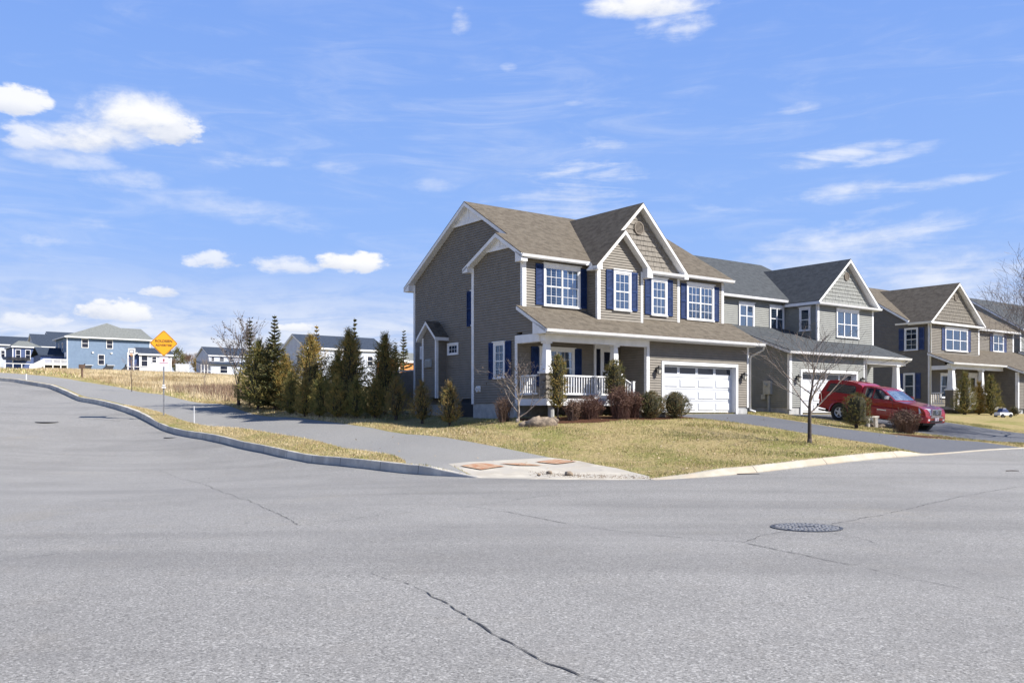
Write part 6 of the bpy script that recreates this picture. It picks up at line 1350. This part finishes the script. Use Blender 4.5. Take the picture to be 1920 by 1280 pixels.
# mirrors, handles, trim lines
for s in (-1,1):
    mb=MB(); y=s*.93; mb.prism([(2.3,y,1.22),(2.44,y,1.22),(2.44,y+s*.2,1.24),(2.32,y+s*.2,1.24)],[(2.32,y,1.38),(2.46,y,1.38),(2.44,y+s*.19,1.38),(2.34,y+s*.19,1.38)]); mb.build('mirror',M['chrome'] if s<0 else M['red'],TK,bevel=.02)
    mb=MB(); mb.box(1.66,1.84,min(s*.905,s*.94),max(s*.905,s*.94),.99,1.03); mb.build('door_handle',M['red'],body)
    mb=MB(); 
    for x in (1.6,2.62): mb.box(x-.004,x+.004,min(s*.9,s*.9135),max(s*.9,s*.9135),.42,1.14)
    mb.build('door_seam',M['plastic'],body)
    mb=MB(); mb.box(1.9,2.35,min(s*.905,s*.918),max(s*.905,s*.918),.72,.76); mb.build('badge_strip',M['chrome'],body)
    mb=MB(); mb.prism([(-1.16,s*.72,.86),(-1.0,s*.92,.86),(-1.0,s*.925,.86),(-1.17,s*.9,.86)],[(-1.16,s*.72,1.12),(-1.0,s*.9,1.12),(-1.0,s*.905,1.12),(-1.17,s*.88,1.12)]); mb.build('tail_light',M['tail'],body)
# wheels
for cx in (0,3.2):
    for s in (-1,1):
        mb=MB(); y=s*.79; w=.12
        mb.lathe((cx,y,.37),[(.23,-w),(.32,-w),(.36,-w*.8),(.372,-w*.4),(.372,w*.4),(.36,w*.8),(.32,w),(.23,w)],28,'y',False); wh=mb.build('tyre',M['tyre'],None,smooth=True)
        wh.name='wheel'; wh.parent=TK
        mb=MB(); yo=y+s*w*.72
        mb.lathe((cx,y,.37),[(.236,-w*.9),(.236,w*.9)],28,'y',False)
        n=28
        for k in range(n):
            a0=2*math.pi*k/n;a1=2*math.pi*(k+1)/n
            mb.poly([(cx+.236*math.cos(a0),yo+s*.02,.37+.236*math.sin(a0)),(cx+.236*math.cos(a1),yo+s*.02,.37+.236*math.sin(a1)),(cx+.2*math.cos(a1),yo,.37+.2*math.sin(a1)),(cx+.2*math.cos(a0),yo,.37+.2*math.sin(a0))])
        for k in range(5):
            a=2*math.pi*k/5+.3; dx,dz=math.cos(a),math.sin(a); px_,pz_=-dz,dx
            mb.prism([(cx+dx*.05+px_*.05,yo-s*.01,.37+dz*.05+pz_*.05),(cx+dx*.05-px_*.05,yo-s*.01,.37+dz*.05-pz_*.05),(cx+dx*.21-px_*.035,yo-s*.01,.37+dz*.21-pz_*.035),(cx+dx*.21+px_*.035,yo-s*.01,.37+dz*.21+pz_*.035)],
                     [(cx+dx*.05+px_*.04,yo+s*.02,.37+dz*.05+pz_*.04),(cx+dx*.05-px_*.04,yo+s*.02,.37+dz*.05-pz_*.04),(cx+dx*.21-px_*.03,yo+s*.01,.37+dz*.21-pz_*.03),(cx+dx*.21+px_*.03,yo+s*.01,.37+dz*.21+pz_*.03)])
        mb.lathe((cx,yo,.37),[(.065,-.03),(.065,.03),(.03,.035)] if s>0 else [(.03,-.035),(.065,-.03),(.065,.03)],14,'y'); mb.build('rim',M['alloy'],wh)
        mb=MB(); mb.lathe((cx,y+s*w*.2,.37),[(.0001,0),(.23,0)],20,'y'); mb.build('brake_shadow_disc',M['plastic'],wh)
# nose: grille, lamps, bumper, plate, emblem
mb=MB(); mb.box(4.08,4.165,-.34,.34,.74,.96); mb.build('grille',M['plastic'],TK,bevel=.03)
gr=bpy.data.objects['grille']
mb=MB(); 
for k in range(4): mb.box(4.16,4.172,-.32,.32,.775+k*.05,.787+k*.05)
mb.box(4.1,4.18,-.37,-.34,.73,.97); mb.box(4.1,4.18,.34,.37,.73,.97); mb.box(4.06,4.178,-.37,.37,.96,.99); mb.box(4.1,4.178,-.37,.37,.71,.74); mb.build('grille_surround',M['chrome'],gr)
mb=MB()
def oval(mb,cy,cz,ry,rz,w=.012,x=4.185,n=20):
    for k in range(n):
        a0=2*math.pi*k/n;a1=2*math.pi*(k+1)/n; mb.tube((x,cy+ry*math.cos(a0),cz+rz*math.sin(a0)),(x,cy+ry*math.cos(a1),cz+rz*math.sin(a1)),w,w,5,False)
oval(mb,0,.86,.11,.075); oval(mb,0,.86,.035,.07,.009); oval(mb,0,.895,.075,.03,.009); mb.build('emblem',M['chrome'],gr)
for s in (-1,1):
    mb=MB(); mb.prism([(4.12,s*.38,.73),(3.84,s*.84,.76),(3.78,s*.83,1.0),(4.02,s*.38,1.0)],[(4.17,s*.38,.73),(3.9,s*.9,.76),(3.83,s*.89,1.02),(4.09,s*.38,1.01)]); mb.build('headlight',M['head'],TK,bevel=.01)
    mb=MB(); mb.box(4.13,4.2,min(s*.52,s*.66),max(s*.52,s*.66),.5,.58); mb.build('fog_lamp',M['head'],TK)
    mb=MB(); mb.box(3.9,3.96,min(s*.87,s*.9),max(s*.87,s*.9),.76,.8); mb.build('side_marker',M['amber'],TK)
mb=MB(); P2=[(4.2,-.72),(4.2,.72),(3.98,.93),(3.7,.95),(3.7,-.95),(3.98,-.93)]; mb.prism([(x,y,.4) for x,y in P2],[(x-.01,y,.68) for x,y in P2]); bu=mb.build('bumper',M['red'],TK,bevel=.03)
mb=MB(); mb.box(4.17,4.215,-.5,.5,.44,.52); mb.build('lower_intake',M['plastic'],bu); mb=MB(); mb.box(4.2,4.225,-.5,.5,.645,.68); mb.build('bumper_strip',M['chrome'],bu)
mb=MB(); mb.box(4.2,4.222,-.16,.16,.5,.64); mb.build('licence_plate',M['plate'],TK)
mb=MB(); mb.box(-1.28,-1.12,-.85,.85,.48,.64); mb.build('rear_bumper',M['plastic'],TK,bevel=.03)
mb=MB(); mb.box(-1.0,3.9,-.5,.5,.28,.45); mb.tube((-1.3,-.6,.36),(-.3,-.6,.34),.035,.035,8); mb.build('chassis',M['plastic'],TK)
